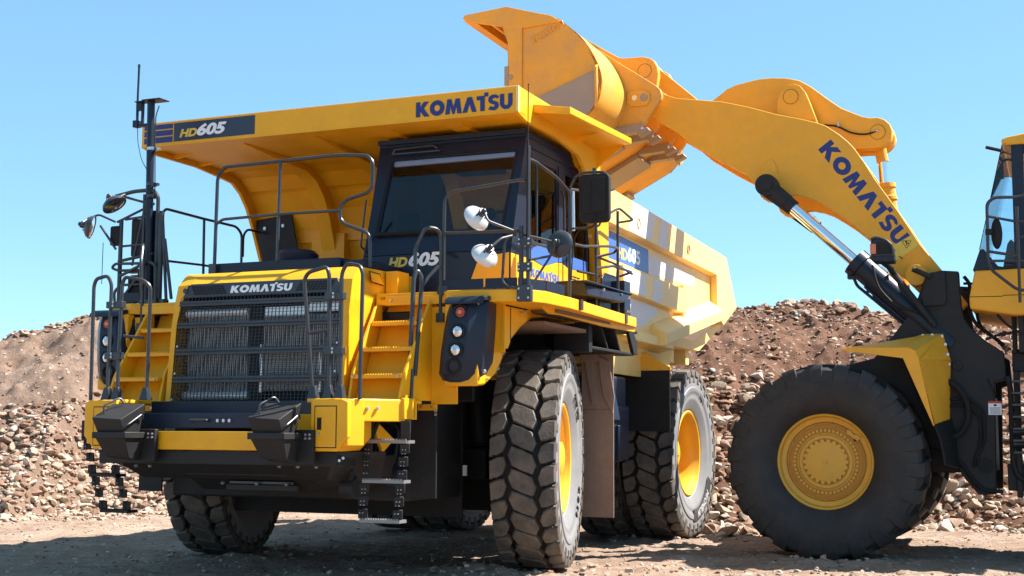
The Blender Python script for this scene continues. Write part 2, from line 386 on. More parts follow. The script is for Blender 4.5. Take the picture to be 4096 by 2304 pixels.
m=MB(); m.box(-2.3,-1.45,-2.02,-1.2,1.0,1.62); part('hydraulic_tank',m,'navy',T,bev=.03)
# small fittings and label low on the engine bay
m=MB()
for (y,z) in ((1.0,1.32),(.97,1.12)): m.cyl((1.72,y,z),(1.76,y,z),.05,12); m.cyl((1.75,y,z-.12),(1.75,y,z+.12),.015,8)
m.tube([(1.74,.8,1.0),(1.74,1.15,1.02),(1.74,1.2,1.35),(1.74,.9,1.45)],.018)
part('hydraulic_fitting',m,'black',T)
m=MB(); m.box(.62,.64,1.31,1.35,.9,1.0); m.box(1.712,1.716,.86,.92,.95,1.05); part('data_plate',m,'grey',T)
# ---- bumper ---------------------------------------------------------------
XB=2.90
m=MB()
for s in (1,-1):
    def Y(a): return [(x,s*y) for x,y in a]
    # front box: face outline (y,z) with the lower outer chamfer, 0.45 deep
    f=[(s*.995,1.585),(s*1.285,1.585),(s*1.345,1.56),(s*1.345,1.27),(s*1.235,1.155),(s*.995,1.155)]
    m.prism(f,'x',2.50,XB)
    # side return running diagonally out to the ladder
    a,b=(2.84,s*1.30),(2.36,s*1.60)
    m.hexa([(2.84,s*1.26,1.40),(2.36,s*1.56,1.40),(2.36,s*1.59,1.40),(2.84,s*1.335,1.40),(2.84,s*1.26,1.583),(2.36,s*1.56,1.583),(2.36,s*1.59,1.583),(2.84,s*1.335,1.583)])
    m.prism([(2.88,s*1.33),(2.72,s*1.40),(2.72,s*1.26),(2.88,s*1.26)],'z',1.20,1.582)
    # deck plate
    m.prism([(2.86,s*.93),(2.86,s*1.30),(2.36,s*1.585),(2.05,s*1.585),(2.05,s*.93)],'z',1.555,1.588)
    m.box(2.20,2.40,min(s*1.56,s*1.60),max(s*1.56,s*1.60),1.42,1.60)
    m.prism([(2.24,1.40),(1.93,1.25),(2.13,1.14),(2.28,1.33)],'y',s*1.22,s*1.26)
m.box(2.45,2.875,-.995,.995,1.155,1.315)
m.box(2.45,2.80,.60,1.0,1.315,1.46)
bump=part('bumper',m,'yellow',T,bev=.008)
# door in near box
for s in (1,-1):
    m=MB(); m.box(2.90,2.906,min(s*1.04,s*1.235),max(s*1.04,s*1.235),1.19,1.52); d=part('bumper_door',m,'yellow',bump,bev=.003)
    m=MB(); m.box(2.9065,2.909,s*1.082-.02,s*1.082+.02,1.33,1.43); part('latch_slot',m,'rubplain',d) if False else part('latch_slot',m,'rubplain',bump)
    m=MB(); m.box(2.8995,2.902,min(s*1.032,s*1.243),max(s*1.032,s*1.243),1.182,1.528); part('door_gap',m,'rubplain',bump)
    bolts(bump,[(2.907,s*1.08,1.29)],(1,0,0),.012)
    bolts(bump,[(2.70,s*1.415,1.51),(2.62,s*1.465,1.51)],(.5,s*.86,0),.016)
bolts(bump,[(1.83,1.602,1.50),(1.83,1.602,1.47)],(0,1,0),.012)
m=MB()
m.box(2.35,2.84,-.93,.56,1.34,1.47)
m.box(2.845,2.85,-.35,.52,1.345,1.46)
m.box(2.30,2.50,-.93,.93,1.46,1.58)
cross=part('centre_beam',m,'navy',T,bev=.012)
m=MB(); m.tube([(2.86,-.22,1.40),(2.885,-.22,1.41),(2.885,-.05,1.41),(2.86,-.05,1.40)],.010,fil=.01); part('handle',m,'rail',cross)
bolts(cross,[(2.852,.05,1.405),(2.852,.11,1.405),(2.852,.17,1.405)],(1,0,0),.016)
m=MB()
m.hexa([(2.2,-1.25,.90),(2.55,-.95,.90),(2.55,.95,.90),(2.2,1.28,.90),(2.2,-1.3,1.15),(2.84,-1.27,1.15),(2.84,1.22,1.15),(2.2,1.33,1.15)])
m.box(2.5,2.84,-1.22,1.2,1.03,1.152)
m.hexa([(1.9,-1.1,.92),(2.62,-.85,.92),(2.62,1.0,.92),(1.9,1.22,.92),(1.9,-1.2,1.12),(2.80,-1.15,1.05),(2.80,1.15,1.05),(1.9,1.25,1.12)])
m.hexa([(1.5,-.55,.76),(2.35,-.45,.80),(2.35,.62,.80),(1.5,1.0,.76),(1.5,-.7,.93),(2.55,-.5,.93),(2.55,.9,.93),(1.5,1.1,.93)])
m.box(2.60,2.66,-.40,.62,.935,.97); m.box(2.45,2.5,-.1,.62,.80,.86)
m.box(2.3,2.42,1.02,1.12,.80,1.0); m.cyl((2.36,1.0,.84),(2.36,1.14,.84),.09,16)
low=part('lower_guard',m,'black',T,bev=.01)
m=MB(); m.box(2.64,2.675,-.34,-.02,.975,.995); m.box(2.64,2.675,.06,.42,.975,.995); m.box(2.50,2.52,-.05,.60,.862,.885); part('guard_strip',m,'rail',low,bev=.003)
bolts(low,[(2.8,-1.0,1.015),(2.8,-.84,1.015),(2.8,-.69,1.015),(2.8,.64,1.03),(2.8,.82,1.03),(2.8,1.0,1.03),(2.55,-.1,.87),(2.55,.25,.87),(2.55,.55,.87),(2.62,-.3,.95),(2.62,.2,.95),(2.62,.7,.95)],(.6,0,-.8),.018)
bolts(low,[(2.78,1.20,1.08),(2.76,1.225,1.10)],(.8,.6,0),.013)
# wheel chocks in their holders
def chock(yc):
    h=MB()
    w=.16
    # holder lower tapered box
    h.hexa([(2.96,yc-.10,1.07),(3.10,yc-.10,1.10),(3.10,yc+.15,1.08),(2.96,yc+.15,1.06),(2.94,yc-.14,1.25),(3.20,yc-.14,1.26),(3.20,yc+.18,1.25),(2.94,yc+.18,1.25)])
    h.box(2.93,3.22,yc-.155,yc+.20,1.25,1.305)
    h.box(2.90,2.95,yc+.12,yc+.30,1.05,1.33)
    o=part('chock_holder',h,'black',T,bev=.006)
    k=MB()
    k.hexa([(2.98,yc-.12,1.30),(3.19,yc-.12,1.30),(3.19,yc+.16,1.30),(2.98,yc+.16,1.30),(2.97,yc-.14,1.55),(3.24,yc-.145,1.425),(3.24,yc+.16,1.41),(2.97,yc+.20,1.55)])
    c=part('wheel_chock',k,'black',T,bev=.006)
    t=MB(); t.tube([(3.16,yc-.08,1.46),(3.17,yc-.08,1.53),(3.02,yc-.03,1.60),(3.0,yc-.0,1.55)],.009,fil=.03); part('chock_handle',t,'rail',c)
    t=MB(); t.tube([(3.2,yc+.15,1.34),(3.2,yc+.20,1.36),(3.02,yc+.215,1.46),(2.99,yc+.20,1.42)],.008,fil=.03); part('strap',t,'rail',c)
    bolts(o,[(2.952,yc+.235,1.29),(2.952,yc+.235,1.26),(2.952,yc+.275,1.29),(2.952,yc+.275,1.26)],(1,0,0),.012)
chock(-.83); chock(.75)
# ladders hung under the steps
def ladder(s):
    m=MB(); seg=[(1.42,1.60,1.42),(1.66,1.64,1.23),(1.62,1.61,.905),(1.57,1.575,.575)]
    inn=[1.30,1.305,1.28,1.245] if s>0 else [1.44,1.45,1.40,1.30]
    zs=[1.42,1.235,.905,.575]; out=[1.60,1.655,1.62,1.575] if s>0 else [1.72,1.72,1.67,1.58]; xs=[2.30,2.45,2.45,2.43] if s>0 else [2.30,2.42,2.36,2.30]
    for i in range(3):
        for e in (inn,out):
            for k in range(3 if i else 1):
                n_=3 if i else 1
                t0,t1=k/n_+.04,(k+1)/n_-.04
                p=[(xs[i]+(xs[i+1]-xs[i])*t, s*(e[i]+(e[i+1]-e[i])*t)+random.uniform(-.006,.006), zs[i]+(zs[i+1]-zs[i])*t) for t in (t0,t1)]
                a,b=p; m.hexa([(b[0]-.03,b[1]-.012,b[2]),(b[0]+.03,b[1]-.012,b[2]),(b[0]+.03,b[1]+.012,b[2]),(b[0]-.03,b[1]+.012,b[2]),(a[0]-.03,a[1]-.012,a[2]),(a[0]+.03,a[1]-.012,a[2]),(a[0]+.03,a[1]+.012,a[2]),(a[0]-.03,a[1]+.012,a[2])])
                # outward flange seen from the front
                m.box(b[0]+.018,b[0]+.032,b[1]-.044,b[1]+.044,b[2]+.004,a[2]-.004)
    l=part('boarding_ladder',m,'black',T,bev=.003)
    for i in (1,2,3):
        t=MB(); y0,y1=sorted((s*(inn[i]-.02),s*(out[i]+.02))); t.box(xs[i]-.10,xs[i]+.05,y0,y1,zs[i]-.014,zs[i]+.012)
        for k in range(16):
            y=y0+(y1-y0)*(k+.5)/16; t.box(xs[i]+.03,xs[i]+.05,y-.005,y+.005,zs[i]+.012,zs[i]+.024)
        part('rung',t,'rung' if s>0 else 'black',l)
    for i in (1,2):
        for e in (inn,out):
            for k in (.2,.3,.5,.6,.8):
                bolts(l,[(xs[i]+.03,s*(e[i]+(e[i+1]-e[i])*k)+dy,zs[i]+(zs[i+1]-zs[i])*k) for dy in (-.014,.014)],(1,0,0),.0042)
ladder(1); ladder(-1)
# ---- hood -----------------------------------------------------------------
m=MB()
prof=[(2.26,1.49),(2.20,2.45),(2.17,2.64),(2.12,2.735),(2.02,2.79),(1.0,2.80),(1.0,1.49)]
def hoodside(s):
    # side wall with a chamfered upper edge
    A=[(2.30,s*.885,1.49),(2.225,s*.885,2.30),(2.20,s*.865,2.47),(2.175,s*.80,2.665),(2.10,s*.75,2.735)]
    Bq=[(2.30,s*.935,1.49),(2.225,s*.94,2.30),(2.19,s*.94,2.48),(2.15,s*.935,2.66),(2.03,s*.925,2.785)]
    C=[(1.0,s*.98,1.49),(1.0,s*.98,2.30),(1.0,s*1.0,2.48),(1.0,s*1.0,2.66),(1.0,s*.98,2.79)]
    m.strip(A,Bq,.003); m.strip(Bq,C,.003)
hoodside(1); hoodside(-1)
m.add([(2.10,-.75,2.735),(2.10,.75,2.735),(2.03,.925,2.785),(2.03,-.925,2.785),(1.0,.98,2.79),(1.0,-.98,2.79),(2.175,-.80,2.665),(2.175,.80,2.665)],[(6,7,1,0),(0,1,2,3),(3,2,4,5)])
m.box(2.17,2.24,-.93,.93,1.49,1.56)
m.box(1.40,1.62,.98,1.10,2.55,2.78)
hood=part('hood',m,'yellow',T,bev=.006)
m=MB(); m.plate([(1.93,.986,2.74),(1.76,.989,2.735),(1.69,.989,2.65),(1.90,.986,2.66)],.012); part('service_hatch',m,'yellow',hood,bev=.003)
m=MB(); m.plate([(1.945,.984,2.75),(1.75,.987,2.745),(1.68,.987,2.64),(1.905,.984,2.65)],.008); part('hatch_gap',m,'rubplain',hood)
m=MB(); m.box(1.0,1.84,-.74,.62,2.80,2.905); m.box(.98,1.80,.62,.86,2.80,2.88); part('top_cover',m,'navy',hood,bev=.012)
m=MB(); m.lathe([(-.12,.17),(-.02,.20),(.04,.21),(.08,.17),(.10,0)],(1.2,-.24,3.0),(0,0,1),28); m.cyl((1.2,-.24,2.88),(1.2,-.24,2.98),.1,20); part('air_intake_cap',m,'navy',hood)
# grille: tilted plane x = GX(z)
def GX(z): return 2.27-.105*(z-1.8)
gr=MB()
# header panel
gr.hexa([(GX(2.545)-.05,-.85,2.545),(GX(2.545)+.008,-.85,2.545),(GX(2.545)+.008,.86,2.545),(GX(2.545)-.05,.86,2.545),(GX(2.67)-.05,-.77,2.672),(GX(2.67)+.008,-.77,2.672),(GX(2.67)+.008,.80,2.672),(GX(2.67)-.05,.80,2.672)])
for z in (2.50,2.475,2.30,2.27,2.055,2.02,1.80,1.765):
    gr.box(GX(z)-.012,GX(z)+.012,-.875,.87,z-.012,z+.012)
for a,b in ((2.475,2.50),(2.27,2.30),(2.02,2.055),(1.765,1.80)):
    gr.box(GX(a)-.016,GX(a)-.004,-.875,.87,a,b)
grille=part('grille',gr,'grille',T,bev=.003)
gm=MB()
y=-.86
while y<.87:
    gm.hexa([(GX(1.57)-.006,y-.0022,1.57),(GX(1.57)+.003,y-.0022,1.57),(GX(1.57)+.003,y+.0022,1.57),(GX(1.57)-.006,y+.0022,1.57),(GX(2.55)-.006,y-.0022,2.55),(GX(2.55)+.003,y-.0022,2.55),(GX(2.55)+.003,y+.0022,2.55),(GX(2.55)-.006,y+.0022,2.55)])
    y+=.0385
z=1.58
while z<2.54: gm.box(GX(z)-.008,GX(z)-.002,-.87,.865,z-.0022,z+.0022); z+=.031
part('grille_mesh',gm,'grille',grille,smooth=False)
for s,(a,b) in ((-1,(-.74,-.38)),(1,(.40,.76))):
    hd=MB()
    for i in range(9):
        for k in range(4):
            yy=a+(b-a)*(i+.5)/9+(.012*(k-1.5)*s); zz=2.567+.085*(k+.5)/4
            hd.box(GX(zz)+.006,GX(zz)+.0105,yy-.016,yy+.016,zz-.0085,zz+.0085)
    part('header_slots',hd,'rubplain',grille,smooth=False)
hk=MB()
for s in (-1,1): hk.cyl((GX(2.61)+.006,s*.818,2.61),(GX(2.61)+.02,s*.818,2.61),.025,16)
part('header_knob',hk,'rail',grille)
me,_=glyph_mesh('KOMATSU',.12); fit(me,(GX(2.575)+.010,-.32,2.572),(0,.665,0),(-.008,0,.082),'lettering','white',grille)
bolts(grille,[(GX(2.09)+.006,s*.85,2.09) for s in (-1,1)]+[(GX(1.84)+.006,s*.85,1.84) for s in (-1,1)]+[(GX(1.6)+.006,s*.86,1.6) for s in (-1,1)],(1,0,0),.011)
# radiators behind the mesh
rd=MB(); rd.box(2.09,2.10,-.82,-.16,1.68,2.36); y=-.82
while y<-.16: rd.box(2.10,2.13,y,y+.010,1.68,2.36); y+=.0215
rad=part('radiator_core',rd,'alu',T,smooth=False)
rb=MB(); rb.box(2.08,2.09,.0,.80,1.68,2.36); y=.0
while y<.80: rb.box(2.09,2.115,y,y+.010,1.68,2.36); y+=.0215
for k in range(22): z=1.70+.40*k/22; rb.box(2.115,2.13,.02,.60,z,z+.009)
part('cooler_core',rb,'alu',T,smooth=False)
rt=MB(); rt.cyl((2.12,-.84,2.40),(2.12,-.15,2.40),.045,16); rt.cyl((2.12,-.86,1.64),(2.12,-.14,1.64),.042,16); rt.box(2.06,2.14,.02,.48,2.35,2.44); rt.box(2.06,2.14,.48,.84,2.38,2.47)
rt.box(2.11,2.15,-.02,.01,1.66,2.1); rt.box(2.11,2.15,.60,.63,1.66,2.08)
part('radiator_tank',rt,'tank',T,bev=.006)
rk=MB(); rk.box(2.0,2.12,-.15,-.01,1.56,2.5); rk.box(1.98,2.0,-.9,.9,1.56,2.6); part('radiator_frame',rk,'rubplain',T)
# ---- steps ----------------------------------------------------------------
for s in (1,-1):
    m=MB()
    noses=[(2.31,1.803),(2.135,2.045),(1.955,2.285),(1.80,2.528)]
    y0,y1=(1.02,1.52)
    def yy(a,b): return sorted((s*a,s*b))
    for i,(x,z) in enumerate(noses):
        a,b=yy(y0,y1 if i<3 else 1.66); m.box(x-.19,x,a,b,z-.032,z)
        px,pz=(2.40,1.588) if i==0 else noses[i-1]
        a,b=yy(y0,y1); m.hexa([(x-.10,a,pz),(x-.085,a,pz),(x-.085,b,pz),(x-.10,b,pz),(x-.19,a,z-.03),(x-.175,a,z-.03),(x-.175,b,z-.03),(x-.19,b,z-.03)])
    # outer stringer + inner cheek
    m.prism([(2.38,1.588),(2.30,1.80),(2.28,1.84),(1.86,2.43),(1.80,2.50),(1.74,2.50),(1.74,1.588)],'y',s*1.52,s*1.545)
    m.prism([(2.30,1.588),(2.24,1.84),(1.86,2.43),(1.74,2.50),(1.74,1.588)],'y',s*.99,s*1.015)
    a,b=yy(1.545,1.80); m.box(1.78,1.80,a,b,1.56,2.42)
    a,b=yy(1.08,1.62); m.box(1.805,1.812,a,b,2.445,2.528)
    a,b=yy(1.50,1.60); m.box(1.78,1.81,min(s*1.42,s*1.60),max(s*1.42,s*1.60),1.505,1.56)
    st=part('steps',m,'yellow',T,bev=.005)
    # perforated nosing teeth
    for (x,z) in noses[:3]:
        t=MB()
        for k in range(20):
            a=s*(y0+(y1-y0)*(k+.5)/20); t.box(x-.02,x-.004,a-.007,a+.007,z,z+.010)
        part('tread_teeth',t,'yellow',st,smooth=False)
    bolts(st,[(2.312,s*(y0+.03),1.787),(2.312,s*(y1-.03),1.787),(1.815,s*1.14,2.49),(1.812,s*1.46,1.535),(1.812,s*1.56,1.535)],(1,0,0),.011)
    m=MB(); m.box(1.78,1.80,*yy(1.33,1.60),.74,1.505); part('splash_panel',m,'black',T)
# ---- deck, kickboards, fenders -------------------------------------------
for s in (1,-1):
    m=MB()
    o=[(1.80,s*.98),(1.80,s*1.66),(1.86,s*1.72),(1.77,s*2.37),(1.47,s*2.50),(.90,s*2.52),(-1.46,s*2.38),(-1.46,s*2.02),(.4,s*2.02),(.4,s*.98)]
    if s<0: o=[(1.80,-.98),(1.80,-1.66),(1.86,-1.72),(1.80,-2.0),(1.55,-2.07),(-1.46,-2.07),(-1.46,-2.0),(.4,-2.0),(.4,-.98)]
    m.prism(o,'z',2.45,2.555)
    dk=part('deck',m,'yellow',T,bev=.006)
    m=MB()
    for p,q in () if s<0 else (((1.80,1.64),(1.79,2.04)),((1.79,2.06),(1.76,2.35)),((1.76,2.36),(1.45,2.485)),((1.44,2.49),(1.02,2.50))):
        m.plate([(p[0],s*p[1],2.562),(q[0],s*q[1],2.562),(q[0],s*q[1],2.655),(p[0],s*p[1],2.655)],.01)
    if s>0: part('kickboard',m,'navy',dk)
    m=MB(); # fender arch skin
    A=[(1.56,2.00),(1.54,2.14),(1.46,2.20),(1.3,2.29),(1.0,2.385),(.71,2.42),(-.46,2.435),(-1.46,2.45)]
    I=[(1.50,2.00),(1.48,2.12),(1.40,2.17),(1.26,2.25),(.98,2.345),(.70,2.38),(-.46,2.41),(-1.46,2.425)]
    outer=[(1.56,2.45)]+[(1.56,2.0)]+[(1.50,2.0)]+I[1:]+[(-1.46,2.452),(.9,2.452)]
    m.prism(outer,'y',s*2.05,s*2.075) if False else None
    m.prism([(1.56,2.06),(1.56,2.452),(-1.46,2.452),(-1.46,2.41),(-.46,2.41),(.56,2.42),(.9,2.37),(1.16,2.27),(1.37,2.15),(1.44,2.06)],'y',s*2.10,s*2.125)
    m.strip([(x,s*2.145,z) for x,z in ((1.56,2.452),(1.56,2.02))],[(x,s*1.98,z) for x,z in ((1.56,2.452),(1.56,2.02))],.02)
    P=[(1.44,2.06),(1.37,2.15),(1.16,2.27),(.9,2.37),(.56,2.415),(-.46,2.41),(-1.46,2.41)]
    m.strip([(x,s*2.125,z) for x,z in P],[(x,s*1.92,z) for x,z in P],.012)
    P2=[(.95,2.46),(.0,2.455),(-1.46,2.45)]
    if s>0: m.prism([(1.2,2.452),(.9,2.50),(-1.46,2.49),(-1.46,2.40),(-.46,2.39),(.71,2.41),(1.0,2.40)],'y',s*2.33,s*2.36)
    fd=part('fender',m,'yellow',T,bev=.004)
    bolts(fd,[(x,s*2.148,z) for x,z in ((1.2,2.40),(1.08,2.42),(.2,2.42),(0,2.42),(-.9,2.43))],(0,s,0),.014)
    m=MB(); P=[(1.43,2.06),(1.36,2.15),(1.15,2.27),(.9,2.36),(.56,2.40),(-.46,2.39),(-1.44,2.39)]
    m.strip([(x,s*1.93,z) for x,z in P],[(x,s*1.25,z-.02) for x,z in P],.02)
    if s>0: m.prism([(.9,s*2.13),(.9,s*2.40),(-1.44,s*2.34),(-1.44,s*2.13)],'z',2.42,2.447)
    m.box(-.1,1.0,min(s*1.4,s*2.3),max(s*1.4,s*2.3),2.30,2.335)
    part('fender_liner',m,'under',fd)
    m=MB(); m.box(1.378,1.390,*sorted((s*2.05,s*2.128)),2.10,2.44); m.box(1.0,1.5,*sorted((s*2.05,s*2.128)),2.436,2.45); part('panel_gap',m,'rubplain',fd)
    # lamp bracket
    m=MB(); m.prism([(1.90,2.45),(1.38,2.45),(1.31,2.10),(1.40,1.95),(1.53,1.83),(1.76,1.725),(1.92,1.71)],'y',s*1.72,s*2.05)
    lb=part('lamp_bracket',m,'yellow',T,bev=.02)
    bolts(lb,[(x,s*2.052,z) for x,z in ((1.64,2.41),(1.52,2.41),(1.43,2.40),(1.36,2.16),(1.38,2.08),(1.40,2.02),(1.50,1.88),(1.74,1.78))],(0,s,0),.013)
    m=MB()
    sec=[(2.485,1.80,2.08,1.84,1.62),(2.45,1.77,2.11,1.93,1.62),(2.36,1.755,2.11,1.965,1.63),(2.22,1.735,2.105,1.98,1.65),(2.0,1.705,2.09,1.99,1.70),(1.82,1.69,2.065,1.99,1.72),(1.765,1.71,2.04,1.96,1.73),(1.735,1.76,1.99,1.90,1.75)]
    vs=[];fs=[]
    for (z,ya,yb,xf,yi) in sec:
        ring=[(1.60,yi),(xf-.05,ya),(xf,ya+.05),(xf,yb-.12),(xf-.11,yb),(1.60,yb-.03)]
        vs+=[(x,s*y,z) for x,y in ring]
    for j in range(len(sec)-1):
        for i in range(6): fs.append((j*6+i,j*6+(i+1)%6,(j+1)*6+(i+1)%6,(j+1)*6+i))
    fs+=[tuple(range(6)),tuple(range(42,48))[::-1]]
    m.add(vs,fs)
    hs=part('lamp_housing',m,'navy',T,bev=.022)
    m=MB(); m.prism([(1.70,2.46),(1.93,2.45),(1.985,2.415),(1.995,2.425),(1.97,2.465),(1.92,2.49),(1.70,2.505)],'y',*sorted((s*1.755,s*2.12))); part('lamp_hood',m,'navy',hs,bev=.01)
    for i,(yc,zc) in enumerate(((1.905,2.35),(1.89,2.18),(1.875,2.02),(1.855,1.88))):
        xf=(1.965,1.99,2.0,2.0)[i]
        m=MB(); m.lathe([(-.03,.072),(.004,.070),(.010,.060),(.002,.050),(-.02,.048),(-.02,0)],(xf,s*yc,zc),(1,0,-.02),28); o=part('lamp_bezel',m,'rubplain',hs)
        if i==3: continue
        m=MB(); m.lathe([(-.012,.046),(.006,.044),(.014,.028),(.017,0)],(xf,s*yc,zc),(1,0,-.02),24)
        if i==0:
            lamp=part('indicator_lamp',m,'red',hs)
            d=MB()
            for k in range(12): a=k*math.pi/6; d.ball((xf+.012,s*yc+.036*math.cos(a),zc+.036*math.sin(a)),.005,seg=6)
            d.cyl((xf+.008,s*yc,zc),(xf+.020,s*yc,zc),.02,12)
        else:
            lamp=part('headlight',m,'lens',hs)
            d=MB(); d.lathe([(.0,.02),(.022,.018),(.026,0)],(xf,s*yc,zc),(1,0,0),12)
            d.box(xf+.012,xf+.016,s*yc-.006,s*yc+.006,zc-.045,zc+.045)
        part('lens_detail',d,'orange' if i==0 else 'steel',hs)
    bolts(hs,[(1.86,s*2.085,1.84)],(.3,s,0),.018)
# ---- cab ------------------------------------------------------------------
def FX(z): # front face of the cab, raked
    return 1.10 if z<3.0 else 1.10-(z-3.0)*.30
CY0,CY1,CX1=.44,2.0,-1.02
def cf(y,z,d=0): return (FX(z)-d,y,z)
def y0z(z): return .46-(max(0,z-3.2))*.04
def y1z(z): return 1.985+(max(0,z-3.2))*.03
m=MB()
# front lower wall, pillars, header (thick plates on the raked plane)
def fpl(pts,t=.05,d=.025): m.plate([cf(y,z,d) for y,z in pts],t)
fpl([(y0z(3),2.60),(y1z(3),2.60),(y1z(3),3.0),(y0z(3),3.0)])
fpl([(y0z(3),3.0),(y1z(3),3.0),(1.90,3.22),(.52,3.22)])
fpl([(y0z(3),3.0),(.56,3.22),(.60,4.0),(.43,4.18),(.42,4.18)])
fpl([(1.985,3.0),(2.015,4.18),(2.0,4.18),(1.925,4.0),(1.86,3.22)])
fpl([(.42,4.18),(.60,3.99),(1.93,3.99),(2.015,4.18)])
m.box(CX1,.76,.42,2.01,4.14,4.20)
m.box(.70,.80,.42,2.01,4.16,4.205)
# side walls with openings (y=2.0 left, y=.44 right)
def side(y,ys):
    t=.04; a,b=sorted((y,y+ys*t))
    def w(poly): m.prism(poly,'y',a,b)
    w([(1.10,2.60),(1.10,2.98),(CX1,2.98),(CX1,2.60)])       # lower
    w([(FX(3.0)-.0,2.98),(FX(4.15),4.15),(FX(4.15)-.16,4.15),(.62,3.02),(.62,2.98)]) # A post
    w([(.62,3.02),(.62,2.98),(.55,2.98),(.52,3.96),(.60,4.15),(.66,4.15)]) if False else None
    w([(.60,3.95),(FX(4.15)-.16,4.15),(CX1,4.15),(CX1,3.95)])
    w([(-.10,2.98),(-.34,2.98),(-.30,3.95),(-.06,3.95)])
    w([(-.93,2.98),(CX1,2.98),(CX1,3.95),(-.90,3.95)])
side(2.0,-1); side(.44,1)
m.prism([(.44,2.60),(2.0,2.60),(2.0,3.15),(.44,3.15)],'x',CX1,CX1+.04); m.prism([(.44,3.9),(2.0,3.9),(2.0,4.15),(.44,4.15)],'x',CX1,CX1+.04)
m.box(CX1,CX1+.04,.44,.56,3.15,3.9); m.box(CX1,CX1+.04,1.88,2.0,3.15,3.9); m.box(CX1,CX1+.04,1.17,1.25,3.15,3.9)
m.box(CX1,1.08,.46,1.98,2.60,2.64)
cab=part('cab',m,'navy',T,bev=.008)
m=MB(); m.plate([cf(y,z,.02) for y,z in ((.54,3.21),(1.875,3.21),(1.93,4.0),(.59,4.0))],.006); part('windshield',m,'glass',cab,smooth=False)
for nm,poly in (('side_window',[(.60,3.0),(-.10,3.0),(-.06,3.95),(.60,3.95)]),('side_window',[(-.34,3.0),(-.93,3.0),(-.90,3.95),(-.30,3.95)]),('quarter_window',[(1.0,3.02),(.64,3.02),(.64,3.93),(.76,3.93)])):
    for y in (1.985,.46):
        m=MB(); m.prism(poly,'y',y-.003,y+.003); part(nm,m,'glassl',cab,smooth=False)
m=MB(); m.box(CX1+.015,CX1+.02,.56,1.88,3.15,3.9); part('rear_window',m,'glassl',cab,smooth=False)
# yellow lower trim, door, stickers, painted door reflection
m=MB()
m.plate([cf(1.57,2.66,-.003),cf(1.985,2.66,-.003),cf(1.985,2.975,-.003),cf(1.80,2.955,-.003),cf(1.66,2.89,-.003)],.008)
m.prism([(1.10,2.62),(1.10,2.97),(.62,2.965),(.30,2.93),(-.05,3.01),(-.20,3.02),(-.36,2.99),(-.95,2.99),(CX1,2.98),(CX1,2.62)],'y',2.0,2.006)
yl=part('cab_trim_panel',m,'yellow',cab,bev=.002)
m=MB(); m.prism([(.62,2.98),(.30,2.935),(-.05,3.015),(-.20,3.03),(-.20,3.12),(.62,3.12)],'y',2.001,2.005); m.prism([(-.36,2.995),(-.95,2.995),(-.95,3.12),(-.36,3.12)],'y',2.001,2.005)
part('door_reflection',m,'sky',cab,smooth=False)  # bluish reflection on the door, painted on as a flat band
m=MB(); m.box(.625,.632,1.998,2.009,2.70,4.0); m.box(-.105,-.098,1.998,2.009,2.70,4.0); m.box(-.10,.63,1.998,2.008,4.045,4.05); m.box(-.85,-.10,1.998,2.008,4.045,4.05)
part('door_gap',m,'rubplain',cab)
m=MB(); m.tube([(.58,2.03,3.9),(.58,2.045,3.85),(.58,2.045,3.15),(.58,2.02,3.1)],.012); m.tube([(-.14,2.02,3.75),(-.14,2.05,3.7),(-.15,2.05,3.15),(-.15,2.02,3.1)],.012); part('grab_handle',m,'rail',cab)
m=MB()
for i in range(5):
    for j in range(3): x=-.42-.10*j; m.box(x-.08,x,2.005,2.011,2.80+.028*i,2.812+.028*i)
part('vent_slots',m,'rubplain',cab,smooth=False)
me,_=glyph_mesh('KOMATSU'); fit(me,(.62,2.0095,2.80),(-.72,0,0),(0,0,.10),'lettering','sky',cab,depth=-.003)
me=font_mesh('HD',.045,.25); fit(me,cf(.72,2.885,-.004),(0,.21,0),(0,0,.095),'lettering','gold',cab)
me=font_mesh('605',.045,.25); fit(me,cf(.94,2.885,-.004),(0,.34,0),(0,0,.135),'lettering','white',cab)
m=MB(); m.tube([cf(.60,4.06,-.03),cf(.62,4.10,-.05),cf(1.05,4.11,-.05),cf(1.09,4.08,-.03)],.012,fil=.03); m.box(FX(4.08)+.01,FX(4.08)+.035,.58,1.12,4.05,4.065); part('grab_bar',m,'rail',cab)
m=MB(); m.tube([cf(.55,3.20,-.035),cf(.60,3.215,-.04),cf(1.25,3.215,-.04)],.010); m.box(FX(3.21)+.02,FX(3.21)+.04,.55,1.28,3.20,3.235); m.tube([cf(1.25,3.05,-.02),cf(1.35,3.0,-.04),cf(1.45,2.95,-.03)],.010); part('wiper',m,'rubplain',cab)
m=MB(); m.prism([(.50,3.0),(.44,3.8),(.62,3.86),(.6,2.95)],'y',0,0.0001) if False else m.box(.42,.43,.4,.41,3.0,3.01)
m=MB(); m.plate([cf(.60,3.93,.035),cf(1.90,3.94,.035),cf(1.91,3.985,.035),cf(.60,3.985,.035)],.02); part('sun_visor',m,'grey',cab)
# gasket around the windscreen
m=MB(); m.tube([cf(.535,3.205,-.002),cf(1.88,3.205,-.002),cf(1.935,4.005,-.002),cf(.585,4.005,-.002)],.011,fil=.05,closed=True); part('window_seal',m,'rubplain',cab)
